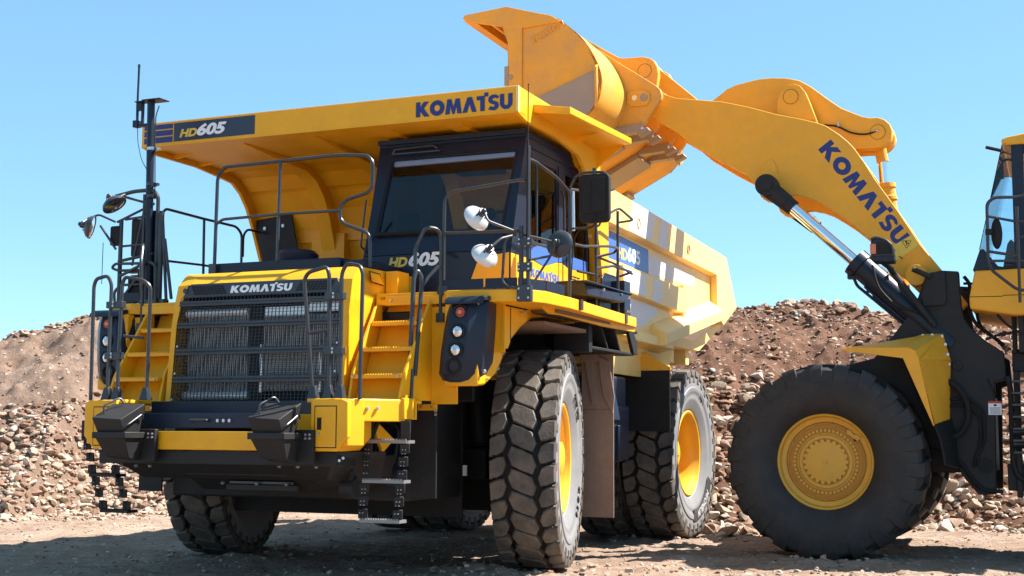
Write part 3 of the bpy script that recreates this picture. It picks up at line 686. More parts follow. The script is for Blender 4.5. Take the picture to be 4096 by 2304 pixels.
# interior
m=MB(); m.box(.55,.98,.5,1.95,3.0,3.14); m.box(.78,.98,.7,1.3,3.14,3.18); m.box(CX1+.05,.7,.5,1.95,4.08,4.13)
m.box(CX1+.05,CX1+.15,.5,.62,3.1,4.1)
part('cab_interior',m,'inside',cab,bev=.02)
m=MB(); m.box(-.55,-.05,1.38,1.88,3.0,3.14); m.hexa([(-.60,1.40,3.10),(-.45,1.40,3.10),(-.45,1.86,3.10),(-.60,1.86,3.10),(-.74,1.43,3.78),(-.62,1.43,3.78),(-.62,1.83,3.78),(-.74,1.83,3.78)]); m.box(-.74,-.64,1.52,1.74,3.80,3.97); m.box(-.5,-.1,1.4,1.86,2.64,3.0)
part('driver_seat',m,'seat',cab,bev=.03)
m=MB(); m.box(-.55,-.12,.72,1.10,3.0,3.12); m.hexa([(-.62,.74,3.10),(-.5,.74,3.10),(-.5,1.08,3.10),(-.62,1.08,3.10),(-.72,.78,3.72),(-.64,.78,3.72),(-.64,1.04,3.72),(-.72,1.04,3.72)]); part('passenger_seat',m,'seat',cab,bev=.03)
m=MB(); m.tube([(.42+.19*math.cos(a)*.35,1.63+.19*math.sin(a),3.30+.19*math.cos(a)*.9) for a in [2*math.pi*k/20 for k in range(20)]],.014,fil=0,closed=True); m.cyl((.70,1.63,3.1),(.42,1.63,3.30),.03,10); m.box(.40,.44,1.46,1.80,3.285,3.315); part('steering_wheel',m,'rubplain',cab)
# ---- near side mirrors, rails ---------------------------------------------
m=MB(); y=2.43
m.tube([(1.79,2.40,2.46),(1.79,2.40,3.10)],.022); m.tube([(1.78,2.46,2.44),(1.78,2.46,3.80)],.018)
m.box(1.765,1.82,2.37,2.50,2.44,2.58); m.box(1.775,1.81,2.37,2.50,2.70,2.78); m.box(1.775,1.81,2.37,2.50,2.92,2.99)
mp=part('mirror_post',m,'rail',T,bev=.002)
m=MB(); m.tube([(1.80,2.46,3.0),(1.80,2.462,3.85)],.010,fil=0); m.tube([(1.80,2.462,3.8),(1.80,2.465,4.35)],.0045,fil=0,seg=6); m.ball((1.80,2.465,4.35),.008,seg=8); part('whip_antenna',m,'rubplain',mp)
bolts(mp,[(1.812,y_,z_) for y_ in (2.39,2.48) for z_ in (2.47,2.55,2.72,2.76,2.94,2.98)],(1,0,0),.010)
m=MB(); m.tube([(1.79,1.65,2.54),(1.79,1.655,3.39),(1.79,1.74,3.445),(1.79,2.36,3.505),(1.79,2.44,3.50)],.015,fil=.06); m.tube([(1.79,1.66,3.08),(1.79,1.72,3.075),(1.79,2.38,3.06)],.014); m.tube([(1.79,2.38,3.06),(1.79,2.28,3.02),(1.79,2.24,2.95),(1.79,2.22,2.62),(1.79,2.28,2.57),(1.79,2.40,2.56)],.013); m.box(1.77,1.81,1.60,1.70,2.52,2.60)
fr_=part('front_handrail',m,'rail',T)
m=MB(); m.tube([(1.78,2.46,3.69),(1.6,2.45,3.70),(1.0,2.42,3.66),(.66,2.40,3.60),(.62,2.40,3.57)],.015); m.tube([(.62,2.40,2.50),(.62,2.40,3.62)],.016); m.box(.59,.65,2.42,2.53,2.46,2.56)
m.tube([(.62,2.40,3.62),(.30,2.38,3.66),(-.80,2.33,3.86),(-.92,2.33,3.88),(-.92,2.1,3.84)],.014)
part('side_handrail',m,'rail',T)
m=MB(); m.tube([(.55,2.42,3.10),(.3,2.42,3.11),(-.55,2.40,3.22),(-.85,2.38,3.24),(-.90,2.32,3.20),(-.38,2.30,3.09)],.014,fil=.05); m.tube([(1.75,2.43,2.98),(1.4,2.42,2.98),(.62,2.41,3.05)],.013)
part('mid_handrail',m,'rail',T)
m=MB(); m.tube([(-.40,2.30,2.50),(-.40,2.30,3.62)],.016); m.tube([(-1.02,2.32,2.52),(-1.02,2.32,3.66)],.016)
m.tube([(-.40,2.30,3.46),(-.95,2.31,3.66),(-1.08,2.32,3.70),(-1.55,2.32,3.64),(-1.55,2.1,3.62),(-.95,2.1,3.56)],.014,fil=.05); m.tube([(-.40,2.30,2.98),(-.9,2.31,3.06),(-1.5,2.32,3.06),(-1.5,2.1,3.0),(-.4,2.1,2.96)],.014,fil=.05)
m.tube([(-.42,2.30,3.10),(-.95,2.31,3.09),(-1.5,2.32,3.04)],.013)
m.box(-1.05,-.99,2.33,2.42,2.46,2.56)
part('rear_handrail',m,'rail',T)
def mirror_round(c,n,r,mat_back,arm,depth=.07,name='round_mirror',flip=False):
    """convex mirror: dished back shell + mirror face"""
    c=Vector(c); n=Vector(n).normalized()
    m=MB(); m.lathe([(-depth,0),(-depth*.97,r*.25),(-depth*.75,r*.62),(-depth*.35,r*.9),(0,r),(.012,r*1.0),(.014,r*.96),(.0,r*.955)],c,n,36)
    o=part(name,m,mat_back,T)
    m=MB(); m.lathe([(.004,r*.955),(.014,r*.6),(.02,0)],c,n,36); part('mirror_glass',m,'mirror',o)
    m=MB(); m.cyl(c-n*(depth-.005),c-n*(depth+.035),.035,14); m.ball(c-n*(depth+.04),.025,seg=10)
    for k in range(3):
        a=k*2.1; u=n.orthogonal().normalized(); w=n.cross(u); p=c-n*(depth-.01)+(u*math.cos(a)+w*math.sin(a))*.05; m.cyl(p+n*.02,p-n*.012,.008,8)
    m.tube([tuple(c-n*(depth+.04))]+arm,.011,fil=.03); part('mirror_arm',m,'rail',o)
    return o
M['shell']=surf('mirror_shell_polished',(.60,.61,.62),.32,metal=.25,rv=.08,topdust=.05)
mirror_round((2.05,2.09,3.15),(-.38,-.78,-.42),.122,'shell',[(2.1,2.22,3.11),(1.82,2.38,3.04)])
mirror_round((2.05,2.17,2.82),(-.42,-.66,-.55),.122,'shell',[(2.0,2.30,2.97),(1.83,2.36,3.02)])
mirror_round((1.55,2.66,2.96),(-.97,.1,-.12),.125,'rail',[(1.62,2.62,2.85),(1.79,2.48,2.80)],depth=.045)
m=MB(); m.tube([(1.79,2.48,2.55),(1.70,2.54,2.70),(1.62,2.60,2.84)],.010); m.tube([(1.80,2.42,3.02),(1.7,2.52,3.0),(1.6,2.6,2.98)],.012); part('mirror_brace',m,'rail',mp)
# square mirror
m=MB()
def rrect(y0,y1,z0,z1,r,n=5):
    P=[]
    for (cy,cz,a0) in ((y1-r,z1-r,0),(y0+r,z1-r,90),(y0+r,z0+r,180),(y1-r,z0+r,270)):
        for k in range(n+1): a=R(a0+90*k/n); P.append((cy+r*math.cos(a),cz+r*math.sin(a)))
    return P
m.prism(rrect(2.53,2.83,3.27,3.73,.05),'x',.66,.72); m.prism(rrect(2.56,2.80,3.36,3.70,.03),'x',.72,.732); m.prism(rrect(2.64,2.66,3.38,3.68,.008),'x',.732,.738)
sm=part('door_mirror',m,'rubplain',T,bev=.008)
m=MB(); m.prism(rrect(2.55,2.81,3.29,3.71,.04),'x',.655,.66); part('mirror_glass',m,'mirror',sm)
m=MB(); m.tube([(.64,2.41,3.62),(.64,2.46,3.73),(.66,2.56,3.76),(.68,2.76,3.75),(.68,2.82,3.70)],.013,fil=.03); m.tube([(.62,2.41,3.24),(.64,2.66,3.24),(.68,2.72,3.24),(.68,2.74,3.30)],.010); m.box(.66,.70,2.66,2.69,3.73,3.79); part('mirror_arm',m,'rail',sm)
m=MB(); m.tube([(.60,2.425,3.60),(.60,2.43,3.22)],.018); part('mirror_pivot',m,'steel',sm)
m=MB(); m.tube([(.74,2.66,3.34),(.76,2.70,3.33),(.76,2.71,3.26),(.72,2.66,3.22),(.66,2.5,3.21),(.63,2.44,3.10),(.63,2.42,2.75)],.006,fil=.03); m.box(.735,.75,2.65,2.68,3.26,3.285); part('mirror_cable',m,'rubplain',sm)
# AC / junction box on the deck edge
m=MB(); m.hexa([(.12,2.10,2.665),(-.84,2.10,2.665),(-.84,2.45,2.665),(.02,2.36,2.665),(.15,2.08,2.78),(-1.24,2.08,2.78),(-1.24,2.40,2.78),(.10,2.36,2.78)]); m.box(-1.24,.15,2.08,2.41,2.78,2.80); m.box(-.85,-.5,2.15,2.30,2.555,2.665)
bx=part('junction_box',m,'navy',T,bev=.008); bolts(bx,[(x,2.412,2.75) for x in (-.30,-.85)]+[(-1.1,2.412,2.74)],(0,1,0),.014)
m=MB(); m.plate([(-1.0,2.14,2.55),(-1.5,2.14,2.55),(-1.5,2.14,3.0),(-1.42,2.14,3.02),(-1.1,2.14,3.02),(-1.0,2.14,2.95)],.02); m.box(-1.5,-1.3,2.14,2.30,2.56,2.95); pb=part('deck_bracket',m,'navy',T,bev=.006); bolts(pb,[(-1.35,2.305,2.62),(-1.42,2.305,2.62)],(0,1,0),.014)
m=MB(); m.prism([(-.25,2.42),(-1.50,2.44),(-1.60,2.40),(-1.74,2.30),(-1.74,2.18),(-.70,2.16),(-.25,2.14)],'y',1.3,1.34)
m.box(-1.74,-.25,1.3,2.30,2.40,2.43)
m.prism([(-.25,2.42),(-1.50,2.44),(-1.58,2.42),(-1.60,2.18),(-.9,2.16),(-.80,2.42)][:0] or [(-1.42,2.43),(-1.62,2.40),(-1.74,2.30),(-1.74,2.17),(-1.62,2.17)],'y',2.26,2.30)
m.box(-1.66,-.30,1.4,2.28,2.155,2.185); m.box(-.34,-.24,1.9,2.28,2.12,2.42); m.hexa([(-.8,1.6,2.18),(-.84,1.6,2.18),(-.84,2.28,2.18),(-.8,2.28,2.18),(-.6,1.6,2.41),(-.64,1.6,2.41),(-.64,2.28,2.41),(-.6,2.28,2.41)])
m.hexa([(-1.2,1.6,2.18),(-1.24,1.6,2.18),(-1.24,2.28,2.18),(-1.2,2.28,2.18),(-1.0,1.6,2.41),(-1.04,1.6,2.41),(-1.04,2.28,2.41),(-1.0,2.28,2.41)])
part('air_duct',m,'black',T,bev=.005)
# mud flaps
for s in (1,-1):
    m=MB(); a,b=sorted((s*1.81,s*2.17)); m.box(-1.31,-1.295,a,b,.42,2.17)
    fl=part('mud_flap',m,'flap',T,smooth=False)
    m=MB(); m.plate([(-1.29,s*1.84,2.12),(-1.29,s*1.93,1.62),(-1.29,s*2.0,1.62),(-1.29,s*1.93,2.12)],.03); m.plate([(-1.28,s*2.0,2.14),(-1.28,s*2.06,1.72),(-1.28,s*2.17,1.52),(-1.28,s*2.19,1.70),(-1.28,s*2.13,2.08)],.02); m.box(-1.30,-1.25,*sorted((s*1.80,s*2.0)),2.08,2.17); m.box(-1.30,-1.285,*sorted((s*1.81,s*2.17)),1.53,1.56)
    part('flap_bracket',m,'yellow_dusty' if False else 'flap',fl,bev=.004)
    m=MB(); m.box(-3.02,-3.0,*sorted((s*1.50,s*2.285)),1.335,2.065); part('mud_guard',m,'rubplain',T,smooth=False)
    m=MB(); m.prism([(s*1.45,2.055),(s*2.295,2.055),(s*2.295,2.09),(s*1.99,2.27),(s*1.45,2.14)],'x',-3.03,-2.98); m.box(-3.5,-3.0,*sorted((s*1.45,s*2.0)),2.1,2.16); gb=part('guard_bracket',m,'yellow_dusty',T,bev=.004); bolts(gb,[(-2.978,s*y,2.08) for y in (1.6,1.8,2.0,2.2)],(1,0,0),.013)
    m=MB(); m.box(-1.95,-1.80,*sorted((s*1.90,s*2.06)),1.0,1.40); m.hexa([(-1.9,s*1.8,1.45),(-1.6,s*1.8,1.45),(-1.6,s*2.05,1.45),(-1.9,s*2.05,1.45),(-1.9,s*1.8,1.95),(-1.6,s*1.8,1.95),(-1.6,s*1.95,1.95),(-1.9,s*1.95,1.95)]); part('battery_box',m,'navy',T,bev=.012)
# ---- bumper gate rails ------------------------------------------------------
def gate(s):
    m=MB(); X=2.78
    m.tube([(X,s*1.385,1.58),(X,s*1.395,2.62),(X,s*1.37,2.685),(X,s*1.24,2.71),(X,s*1.195,2.63),(X,s*1.20,1.66)],.017,fil=.05)
    m.tube([(X,s*1.09,1.66),(X,s*1.075,2.62),(X,s*1.05,2.69),(X-.02,s*.86,2.655),(X-.05,s*.80,2.60),(X-.12,s*.86,1.66)],.017,fil=.05)
    m.tube([(X-.02,s*1.06,2.16),(X-.05,s*.86,2.14)],.014)
    m.box(X-.03,X+.03,*sorted((s*1.05,s*1.225)),1.95,2.01); m.box(X-.03,X+.03,*sorted((s*1.05,s*1.225)),2.41,2.47)
    for y,x in ((1.20,X),(1.09,X),(.87,X-.12)):
        m.hexa([(x-.04,s*y-.045,1.588),(x+.04,s*y-.045,1.588),(x+.04,s*y+.045,1.588),(x-.04,s*y+.045,1.588),(x-.02,s*y-.024,1.70),(x+.02,s*y-.024,1.70),(x+.02,s*y+.024,1.70),(x-.02,s*y+.024,1.70)])
    g=part('gate_rail',m,'rail',T,bev=.003)
    bolts(g,[(X+.03,s*1.14,z) for z in (1.97,2.0,2.43,2.46)],(1,0,0),.011)
gate(1); gate(-1)
# handrails beside the steps
for s in (1,-1):
    m=MB()
    m.tube([(2.0,s*1.48,2.66),(2.02,s*1.485,2.92),(1.93,s*1.54,3.12),(1.84,s*1.615,3.11),(1.80,s*1.63,3.04),(1.80,s*1.63,2.30)],.017,fil=.05)
    if s>0: m.tube([(2.16,s*1.545,1.80),(2.19,s*1.53,1.72),(2.17,s*1.50,1.68),(2.12,s*1.495,1.80),(2.04,s*1.485,2.66),(2.0,s*1.50,2.73),(1.97,s*1.53,2.66),(2.14,s*1.56,1.80)],.020,fil=.03)
    if s>0: m.tube([(1.99,s*1.54,2.58),(1.93,s*1.56,2.66),(1.83,s*1.62,2.78)],.015)
    if s>0: m.tube([(2.20,s*1.555,1.56),(2.17,s*1.55,1.85)],.016)
    m.box(1.79,1.83,*sorted((s*1.60,s*1.67)),2.28,2.36); 
    part('step_handrail',m,'rail',T)
    if s<0: continue
    m=MB(); m.box(2.17,2.23,*sorted((s*1.545,s*1.60)),1.42,1.57)
    b_=part('rail_socket',m,'yellow',T,bev=.004); bolts(b_,[(2.232,s*1.572,1.49)],(1,0,0),.012)
# deck front rail over the hood
m=MB(); X=1.85
m.tube([(X,-.755,2.80),(X,-.745,3.74),(X-.03,-.70,3.84),(X,.60,3.855),(X,.90,3.825),(X,.955,3.76),(X,.95,3.52),(X,.90,3.48),(X,.68,3.43),(X,.62,3.37),(X,.62,3.26),(X,.66,3.21),(X,.90,3.12),(X,.94,3.05),(X,.94,2.80)],.017,fil=.06)
m.tube([(X,-.04,3.845),(X,-.05,2.90)],.015); m.tube([(X,-.75,3.28),(X-.02,-.69,3.33),(X,-.04,3.34),(X,.62,3.335)],.014,fil=.03)
m.box(X-.03,X+.03,-.80,-.72,2.80,2.90)
part('hood_handrail',m,'rail',T)
m=MB(); m.tube([(1.1,.47,3.06),(1.15,.44,3.1),(1.2,.52,3.55)],.010,fil=.02); part('thin_grab_rail',m,'rail',T)
# far side deck rails
m=MB(); y=-2.0
m.tube([(1.06,y,3.42),(1.06,y,3.58),(1.0,y,3.64),(.34,y,3.63),(-.28,y,3.63),(-.39,y,3.56),(-.40,y,2.55)],.015,fil=.06); m.tube([(.33,y,3.62),(.31,y,2.55)],.015); m.tube([(1.0,y,3.09),(.31,y,3.12),(-.4,y,3.12)],.013)
m.tube([(-.42,y,3.3),(-.42,y,3.55),(-.5,y,3.63),(-.75,y,3.63),(-1.1,-1.7,3.62)],.014)
m.tube([(1.06,y,3.42),(1.06,y,2.55)],.015)
part('far_handrail',m,'rail',T)
# ---- far side mast and its mirrors ------------------------------------------
m=MB(); X=1.70
m.tube([(X,-1.64,2.50),(X,-1.68,4.60)],.038,seg=16,fil=0)
m.box(X-.06,X+.10,-1.72,-1.50,4.595,4.605); m.box(X-.05,X+.05,-1.85,-1.66,4.60,4.61)
m.box(X-.02,X+.02,-1.85,-1.78,4.52,4.60); m.box(X-.02,X+.02,-1.85,-1.70,4.35,4.38); m.box(X-.03,X+.03,-1.88,-1.82,4.35,4.42); m.box(X-.015,X+.015,-1.79,-1.77,4.38,4.60)
mast=part('mast',m,'navy',T,bev=.002)
m=MB(); m.tube([(X,-1.845,4.40),(X,-1.85,4.62)],.014,fil=0); m.tube([(X,-1.85,4.60),(X,-1.845,4.98)],.011,fil=0); m.cyl((X,-1.845,4.97),(X,-1.845,5.0),.013,10); part('antenna',m,'navy',mast)
m=MB(); m.tube([(X,-1.58,4.55),(X+.02,-1.60,4.45),(X+.03,-1.595,4.2),(X+.02,-1.59,3.9),(X+.02,-1.58,3.6)],.006,fil=.03,seg=6); m.tube([(X,-1.84,4.36),(X,-1.83,4.2),(X,-1.78,4.02),(X,-1.70,3.9)],.004,fil=.05,seg=6); m.tube([(X,-2.22,3.2),(X,-2.22,2.78)],.004,seg=6); part('mast_cable',m,'rubplain',mast)
for z in (4.10,3.74,3.62): 
    m=MB(); m.lathe([(0,.040),(0,.052),(.03,.052),(.03,.040)],(X,-1.602-.06*(z-2.5)/2.1,z),(0,0,1),20); m.box(X-.02,X+.02,-1.60,-1.56,z,z+.025); part('mast_clamp',m,'steel' if z>4 else 'rail',mast)
m=MB()
m.tube([(X,-2.08,3.665),(X,-1.85,3.70),(X,-1.62,3.70),(X,-1.555,3.63),(X,-1.55,2.50)],.020,fil=.05)
m.tube([(X,-2.0,2.52),(X,-2.0,3.42)],.022); m.tube([(X,-1.72,3.58),(X,-2.0,3.66)],.013); m.tube([(X,-1.66,3.44),(X,-1.95,3.42)],.013); m.tube([(X,-1.66,3.16),(X,-2.0,3.15)],.012)
m.tube([(X+.05,-1.66,2.96),(X+.05,-2.02,2.97),(X+.05,-2.06,2.93),(X+.05,-1.98,2.90),(X,-1.7,2.90)],.014,fil=.03); m.tube([(X,-1.66,2.76),(X,-1.98,2.76),(X,-2.06,2.70),(X,-2.05,2.60)],.014,fil=.04)
m.tube([(X,-1.72,2.62),(X,-1.95,2.52)],.015); m.tube([(X,-1.50,3.48),(X,-1.42,2.58)],.016); m.tube([(X,-1.46,3.20),(X,-1.36,2.60)],.016)
m.tube([(X,-1.51,2.50),(X,-1.51,3.46)],.03); m.tube([(X,-1.66,2.50),(X,-1.64,3.66)],.022)
m.box(X-.04,X+.04,-1.72,-1.42,2.44,2.60)
part('mirror_frame',m,'rail',T,bev=.002)
m=MB(); m.box(X-.12,X-.04,-1.70,-1.58,2.52,3.50); m.box(X-.10,X+.02,-1.98,-1.72,2.58,2.68); m.box(X-.1,X,-1.93,-1.78,2.88,2.92)
part('equipment_box',m,'navy',T,bev=.006)
m=MB(); m.tube([(X,-1.72,2.50),(X,-1.72,3.66)],.018); m.tube([(X,-1.85,2.95),(X,-1.70,3.60)],.012); m.tube([(X,-1.98,2.60),(X,-1.62,3.02)],.014); m.tube([(X,-2.02,3.00),(X,-1.60,3.06)],.016); m.tube([(X,-2.05,3.40),(X,-1.60,3.56)],.013)
m.tube([(X+.06,-1.95,2.84),(X+.06,-1.60,2.98),(X+.06,-1.52,2.94),(X+.06,-1.50,2.5)],.016,fil=.04)
part('frame_brace',m,'rail',T)
m=MB(); m.box(X-.05,X,-1.88,-1.70,3.04,3.42); m.box(X-.04,X+.03,-2.12,-2.00,3.16,3.36); m.prism(rrect(-1.92,-1.70,2.58,2.86,.04),'x',X-.06,X-.02); part('square_mirror',m,'rubplain',T,bev=.02)
mirror_round((1.95,-1.89,3.53),(-.05,.6,-.8),.125,'rail',[(1.85,-1.95,3.62),(1.7,-1.95,3.68)])
mirror_round((1.85,-2.25,3.34),(-.50,.84,-.25),.12,'rail',[(1.80,-2.34,3.44),(1.75,-2.24,3.48),(1.72,-2.06,3.40)])
m=MB(); m.tube([(1.80,-2.18,3.36),(1.75,-2.10,3.22),(1.72,-2.04,3.12)],.012); part('mirror_brace',m,'rail',T)
m=MB(); m.tube([(2.02,-1.10,2.62),(2.02,-1.02,2.95),(1.98,-.93,2.98),(1.94,-.90,2.90),(1.92,-.90,2.5)],.015,fil=.04); 
# ---- dump body ------------------------------------------------------------
m=MB()
# side walls
for s in (1,-1):
    def B(x0,x1,ya,yb,z0,z1): a,b=sorted((s*ya,s*yb)); m.box(x0,x1,a,b,z0,z1)
    sh=[(-.98,4.02),(-6.30,3.83),(-6.85,3.12),(-6.05,2.80),(-5.6,2.95),(-4.0,2.52),(-3.1,2.40),(-1.30,2.42),(-1.30,2.90),(-.98,3.40)]
    m.prism(sh,'y',s*1.98,s*2.045)
    # top rail, slightly falling to the rear
    def rail(xa,za0,za1,xb,zb0,zb1,ya,yb):
        a,b=s*ya,s*yb; m.hexa([(xb,a,zb0),(xa,a,za0),(xa,b,za0+.02),(xb,b,zb0+.02),(xb,a,zb1),(xa,a,za1),(xa,b,za1),(xb,b,zb1)])
    rail(-1.05,3.575,3.985,-5.78,3.475,3.825,2.045,2.14)
    rail(-1.80,2.88,3.19,-4.18,2.82,3.15,2.045,2.12)
    m.prism([(-5.78,3.83),(-6.32,3.80),(-6.88,3.13),(-6.12,2.82),(-5.82,2.95),(-5.78,3.10)],'y',s*2.045,s*2.14)
    m.prism([(-4.17,3.20),(-4.30,3.20),(-4.30,2.72),(-4.17,2.72)],'y',s*2.045,s*2.125)
    m.prism([(-.96,3.98),(-1.10,3.98),(-1.42,2.62),(-1.20,2.62)],'y',s*2.045,s*2.12)
    # sloping floor beam
    m.hexa([(-5.86,s*2.04,2.89),(-3.10,s*2.04,2.36),(-3.10,s*2.22,2.36),(-5.86,s*2.22,2.88),(-5.70,s*2.04,3.14),(-3.05,s*2.04,2.62),(-3.10,s*2.22,2.50),(-5.83,s*2.22,3.01)])
    m.hexa([(-3.6,s*1.9,2.28),(-2.20,s*1.9,2.34),(-2.20,s*2.10,2.37),(-3.6,s*2.17,2.34),(-3.5,s*1.9,2.46),(-2.05,s*1.9,2.50),(-2.12,s*2.08,2.49),(-3.5,s*2.17,2.45)])
# floor, tail
m.prism([(-1.15,2.42),(-5.4,2.42),(-6.9,2.95),(-6.9,3.02),(-5.2,2.55),(-1.15,2.55)],'y',-1.98,1.98)
for x in (-1.6,-2.3,-3.0,-3.7,-4.4,-5.1): m.box(x-.08,x+.08,-1.9,1.9,2.22,2.43)
m.box(-5.6,-1.3,-.75,-.45,1.95,2.43); m.box(-5.6,-1.3,.45,.75,1.95,2.43)
m.hexa([(-4.2,-1.9,2.08),(-1.6,-1.9,2.08),(-1.6,1.9,2.08),(-4.2,1.9,2.08),(-4.2,-1.98,2.42),(-1.5,-1.98,2.42),(-1.5,1.98,2.42),(-4.2,1.98,2.42)])
m.prism([(-1.5,1.98),(-3.9,1.98),(-4.3,2.1),(-3.9,2.38),(-1.5,2.38)],'y',1.9,1.93)
body=part('dump_body',m,'yellow_sunlit',T,bev=.008)
for x,z in ((-2.28,3.72),(-4.35,3.68)):
    q=MB(); q.lathe([(0,.0),(0,.048)],(x,2.143,z),(0,1,0),20); part('rail_hole',q,'worn',body)
    q=MB(); q.lathe([(.0,.048),(.012,.052),(.012,.06),(0,.064)],(x,2.14,z),(0,1,0),24); part('hole_rim',q,'yellow_dusty',body)
# front wall + canopy
m=MB()
prof=[(1.20,4.30),(.3,4.29),(-.25,4.28),(-.50,4.22),(-.70,4.08),(-.86,3.88),(-.96,3.62),(-1.03,3.35),(-1.10,3.0),(-1.18,2.60)]
pr2=[(x-.02,z+.06) if x>-.3 else (x-.09,z+.03) for x,z in prof]
m.strip([(x,-2.13,z) for x,z in prof],[(x,2.13,z) for x,z in prof],.03)
m.prism([(1.20,4.25),(1.255,4.25),(1.255,4.50),(1.235,4.505),(1.20,4.46)],'x',0,0) if False else None
m.box(1.215,1.255,-2.137,2.137,4.255,4.50)
m.prism([(1.26,4.25),(1.26,4.262),(1.06,4.262),(1.06,4.25)],'y',-2.137,2.137)
m.box(-1.0,1.22,-2.10,2.10,4.455,4.485)
sp=[(1.25,4.50),(1.25,4.25),(1.05,4.21),(.34,4.21),(-.02,4.18),(-.34,4.145),(-.50,4.05),(-.64,3.90),(-.76,3.70),(-.86,3.50),(-.96,3.30),(-1.12,2.70),(-1.25,2.70),(-1.25,3.95),(-1.0,4.03),(-.95,4.48)]
for s in (1,-1): m.prism(sp,'y',s*2.10,s*2.137)
# ribs under the canopy following the curve
def off(P,d):
    O=[]
    for i,(x,z) in enumerate(P):
        a=P[max(i-1,0)]; b=P[min(i+1,len(P)-1)]; dx,dz=b[0]-a[0],b[1]-a[1]; L=math.hypot(dx,dz); O.append((x+(-dz/L)*-d*-1,z+dx/L*d))
    return O
for y,w,d in ((-1.12,.17,.10),(-.26,.17,.10),(.58,.17,.10),(1.35,.17,.10)):
    I=[(x+ (0 if i<2 else min(.22,.05*i)),z-(.07 if i<4 else .03)) for i,(x,z) in enumerate(prof)]
    I=[(1.16,4.265),(.3,4.21),(-.20,4.19),(-.42,4.11),(-.58,3.96),(-.70,3.76),(-.80,3.52),(-.90,3.25),(-.98,3.0),(-1.07,2.62)]
    m.prism([prof[0]]+prof[1:]+I[::-1],'y',y-w/2,y+w/2)
# cross ribs
for a,b in ((-2.05,-1.22),(-1.03,-.36),(-.16,.48),(.68,1.26),(1.45,2.05)):
    m.hexa([(-.80,a,4.10),(-.60,a,4.08),(-.60,b,4.08),(-.80,b,4.10),(-.72,a,4.20),(-.40,a,4.22),(-.40,b,4.22),(-.72,b,4.20)])
m.box(-1.12,-.92,-1.75,1.75,3.50,3.84); m.box(-1.15,-.85,-1.35,-.92,3.05,3.58)
for x in (.75,.3,-.1): m.prism([(-2.10,4.22),(-2.10,4.29),(-1.75,4.29),(-1.95,4.24)],'x',x-.01,x+.01)
can=part('canopy',m,'yellow',body,bev=.006)
m=MB(); m.box(1.24,1.262,-2.137,2.137,4.492,4.503); m.box(1.22,1.26,2.115,2.141,4.25,4.50); part('canopy_lip',m,'yellow_sunlit',can,bev=.002)
# side guard wing
m=MB()
m.hexa([(.90,2.13,4.335),(-.90,2.13,4.295),(-.90,2.50,4.345),(.90,2.50,4.275),(.90,2.13,4.350),(-.90,2.13,4.31),(-.90,2.50,4.36),(.90,2.50,4.29)])
m.hexa([(.905,2.49,4.275),(-.91,2.49,4.345),(-.91,2.515,4.35),(.905,2.515,4.28),(.905,2.49,4.345),(-.91,2.49,4.41),(-.91,2.515,4.41),(.905,2.515,4.345)])
m.hexa([(.895,2.13,4.325),(.875,2.13,4.325),(.875,2.50,4.275),(.895,2.50,4.275),(.895,2.13,4.405),(.875,2.13,4.405),(.875,2.50,4.345),(.895,2.50,4.345)])
m.plate([(-.88,2.13,4.30),(-.88,2.45,4.34),(-.88,2.13,4.10)],.012)
m.plate([(-.2,2.13,4.32),(-.2,2.4,4.33),(-.2,2.13,4.24)],.012)
part('side_guard',m,'yellow',can,bev=.004)
m=MB(); m.plate([(-.98,-2.0,3.62),(-.98,-1.30,3.66),(-.98,-.98,3.02),(-.98,-1.55,2.85),(-.98,-1.7,2.9)],.02)
m=MB(); m.hexa([(-.82,-1.88,2.9),(-.80,-1.88,2.9),(-.80,-1.40,2.9),(-.82,-1.40,2.9),(-.84,-2.12,3.78),(-.82,-2.12,3.78),(-.82,-1.62,3.84),(-.84,-1.62,3.84)])
dp=part('rubber_shield',m,'black',body); bolts(dp,[(-.815,-1.97,3.68),(-.815,-1.72,3.70)],(1,0,0),.022)
# decals
def dec(pts,mat,y,name='decal'):
    q=MB(); q.prism(pts,'y',y,y+.003); return part(name,q,mat,body,smooth=False)
dec([(-2.06,3.94),(-2.94,3.905),(-2.75,3.57),(-1.93,3.59)],'grey',2.1405); dec([(-3.18,3.895),(-3.49,3.885),(-3.37,3.54),(-3.05,3.56)],'grey',2.1405)
dec([(-1.36,3.545),(-2.94,3.50),(-2.94,3.21),(-1.43,3.24)],'sky',2.0455); dec([(-2.96,3.45),(-4.95,3.39),(-4.95,3.26),(-2.96,3.20)],'grey',2.0455)
dec([(-1.82,3.16),(-2.58,3.15),(-2.62,2.90),(-1.82,2.92)],'grey',2.1205); dec([(-2.94,3.15),(-3.26,3.14),(-3.20,2.87),(-2.88,2.88)],'grey',2.1205)
dec([(-2.0,2.86),(-3.24,2.83),(-3.24,2.73),(-2.60,2.54),(-2.0,2.60)],'grey',2.0455)
me=font_mesh('HD',.03); fit(me,(-1.84,2.0495,3.27),(-.30,0,0),(0,0,.13),'lettering','gold',body,depth=-.003)
me=font_mesh('605',.03); fit(me,(-2.16,2.0495,3.27),(-.46,0,0),(0,0,.17),'lettering','white',body,depth=-.003)
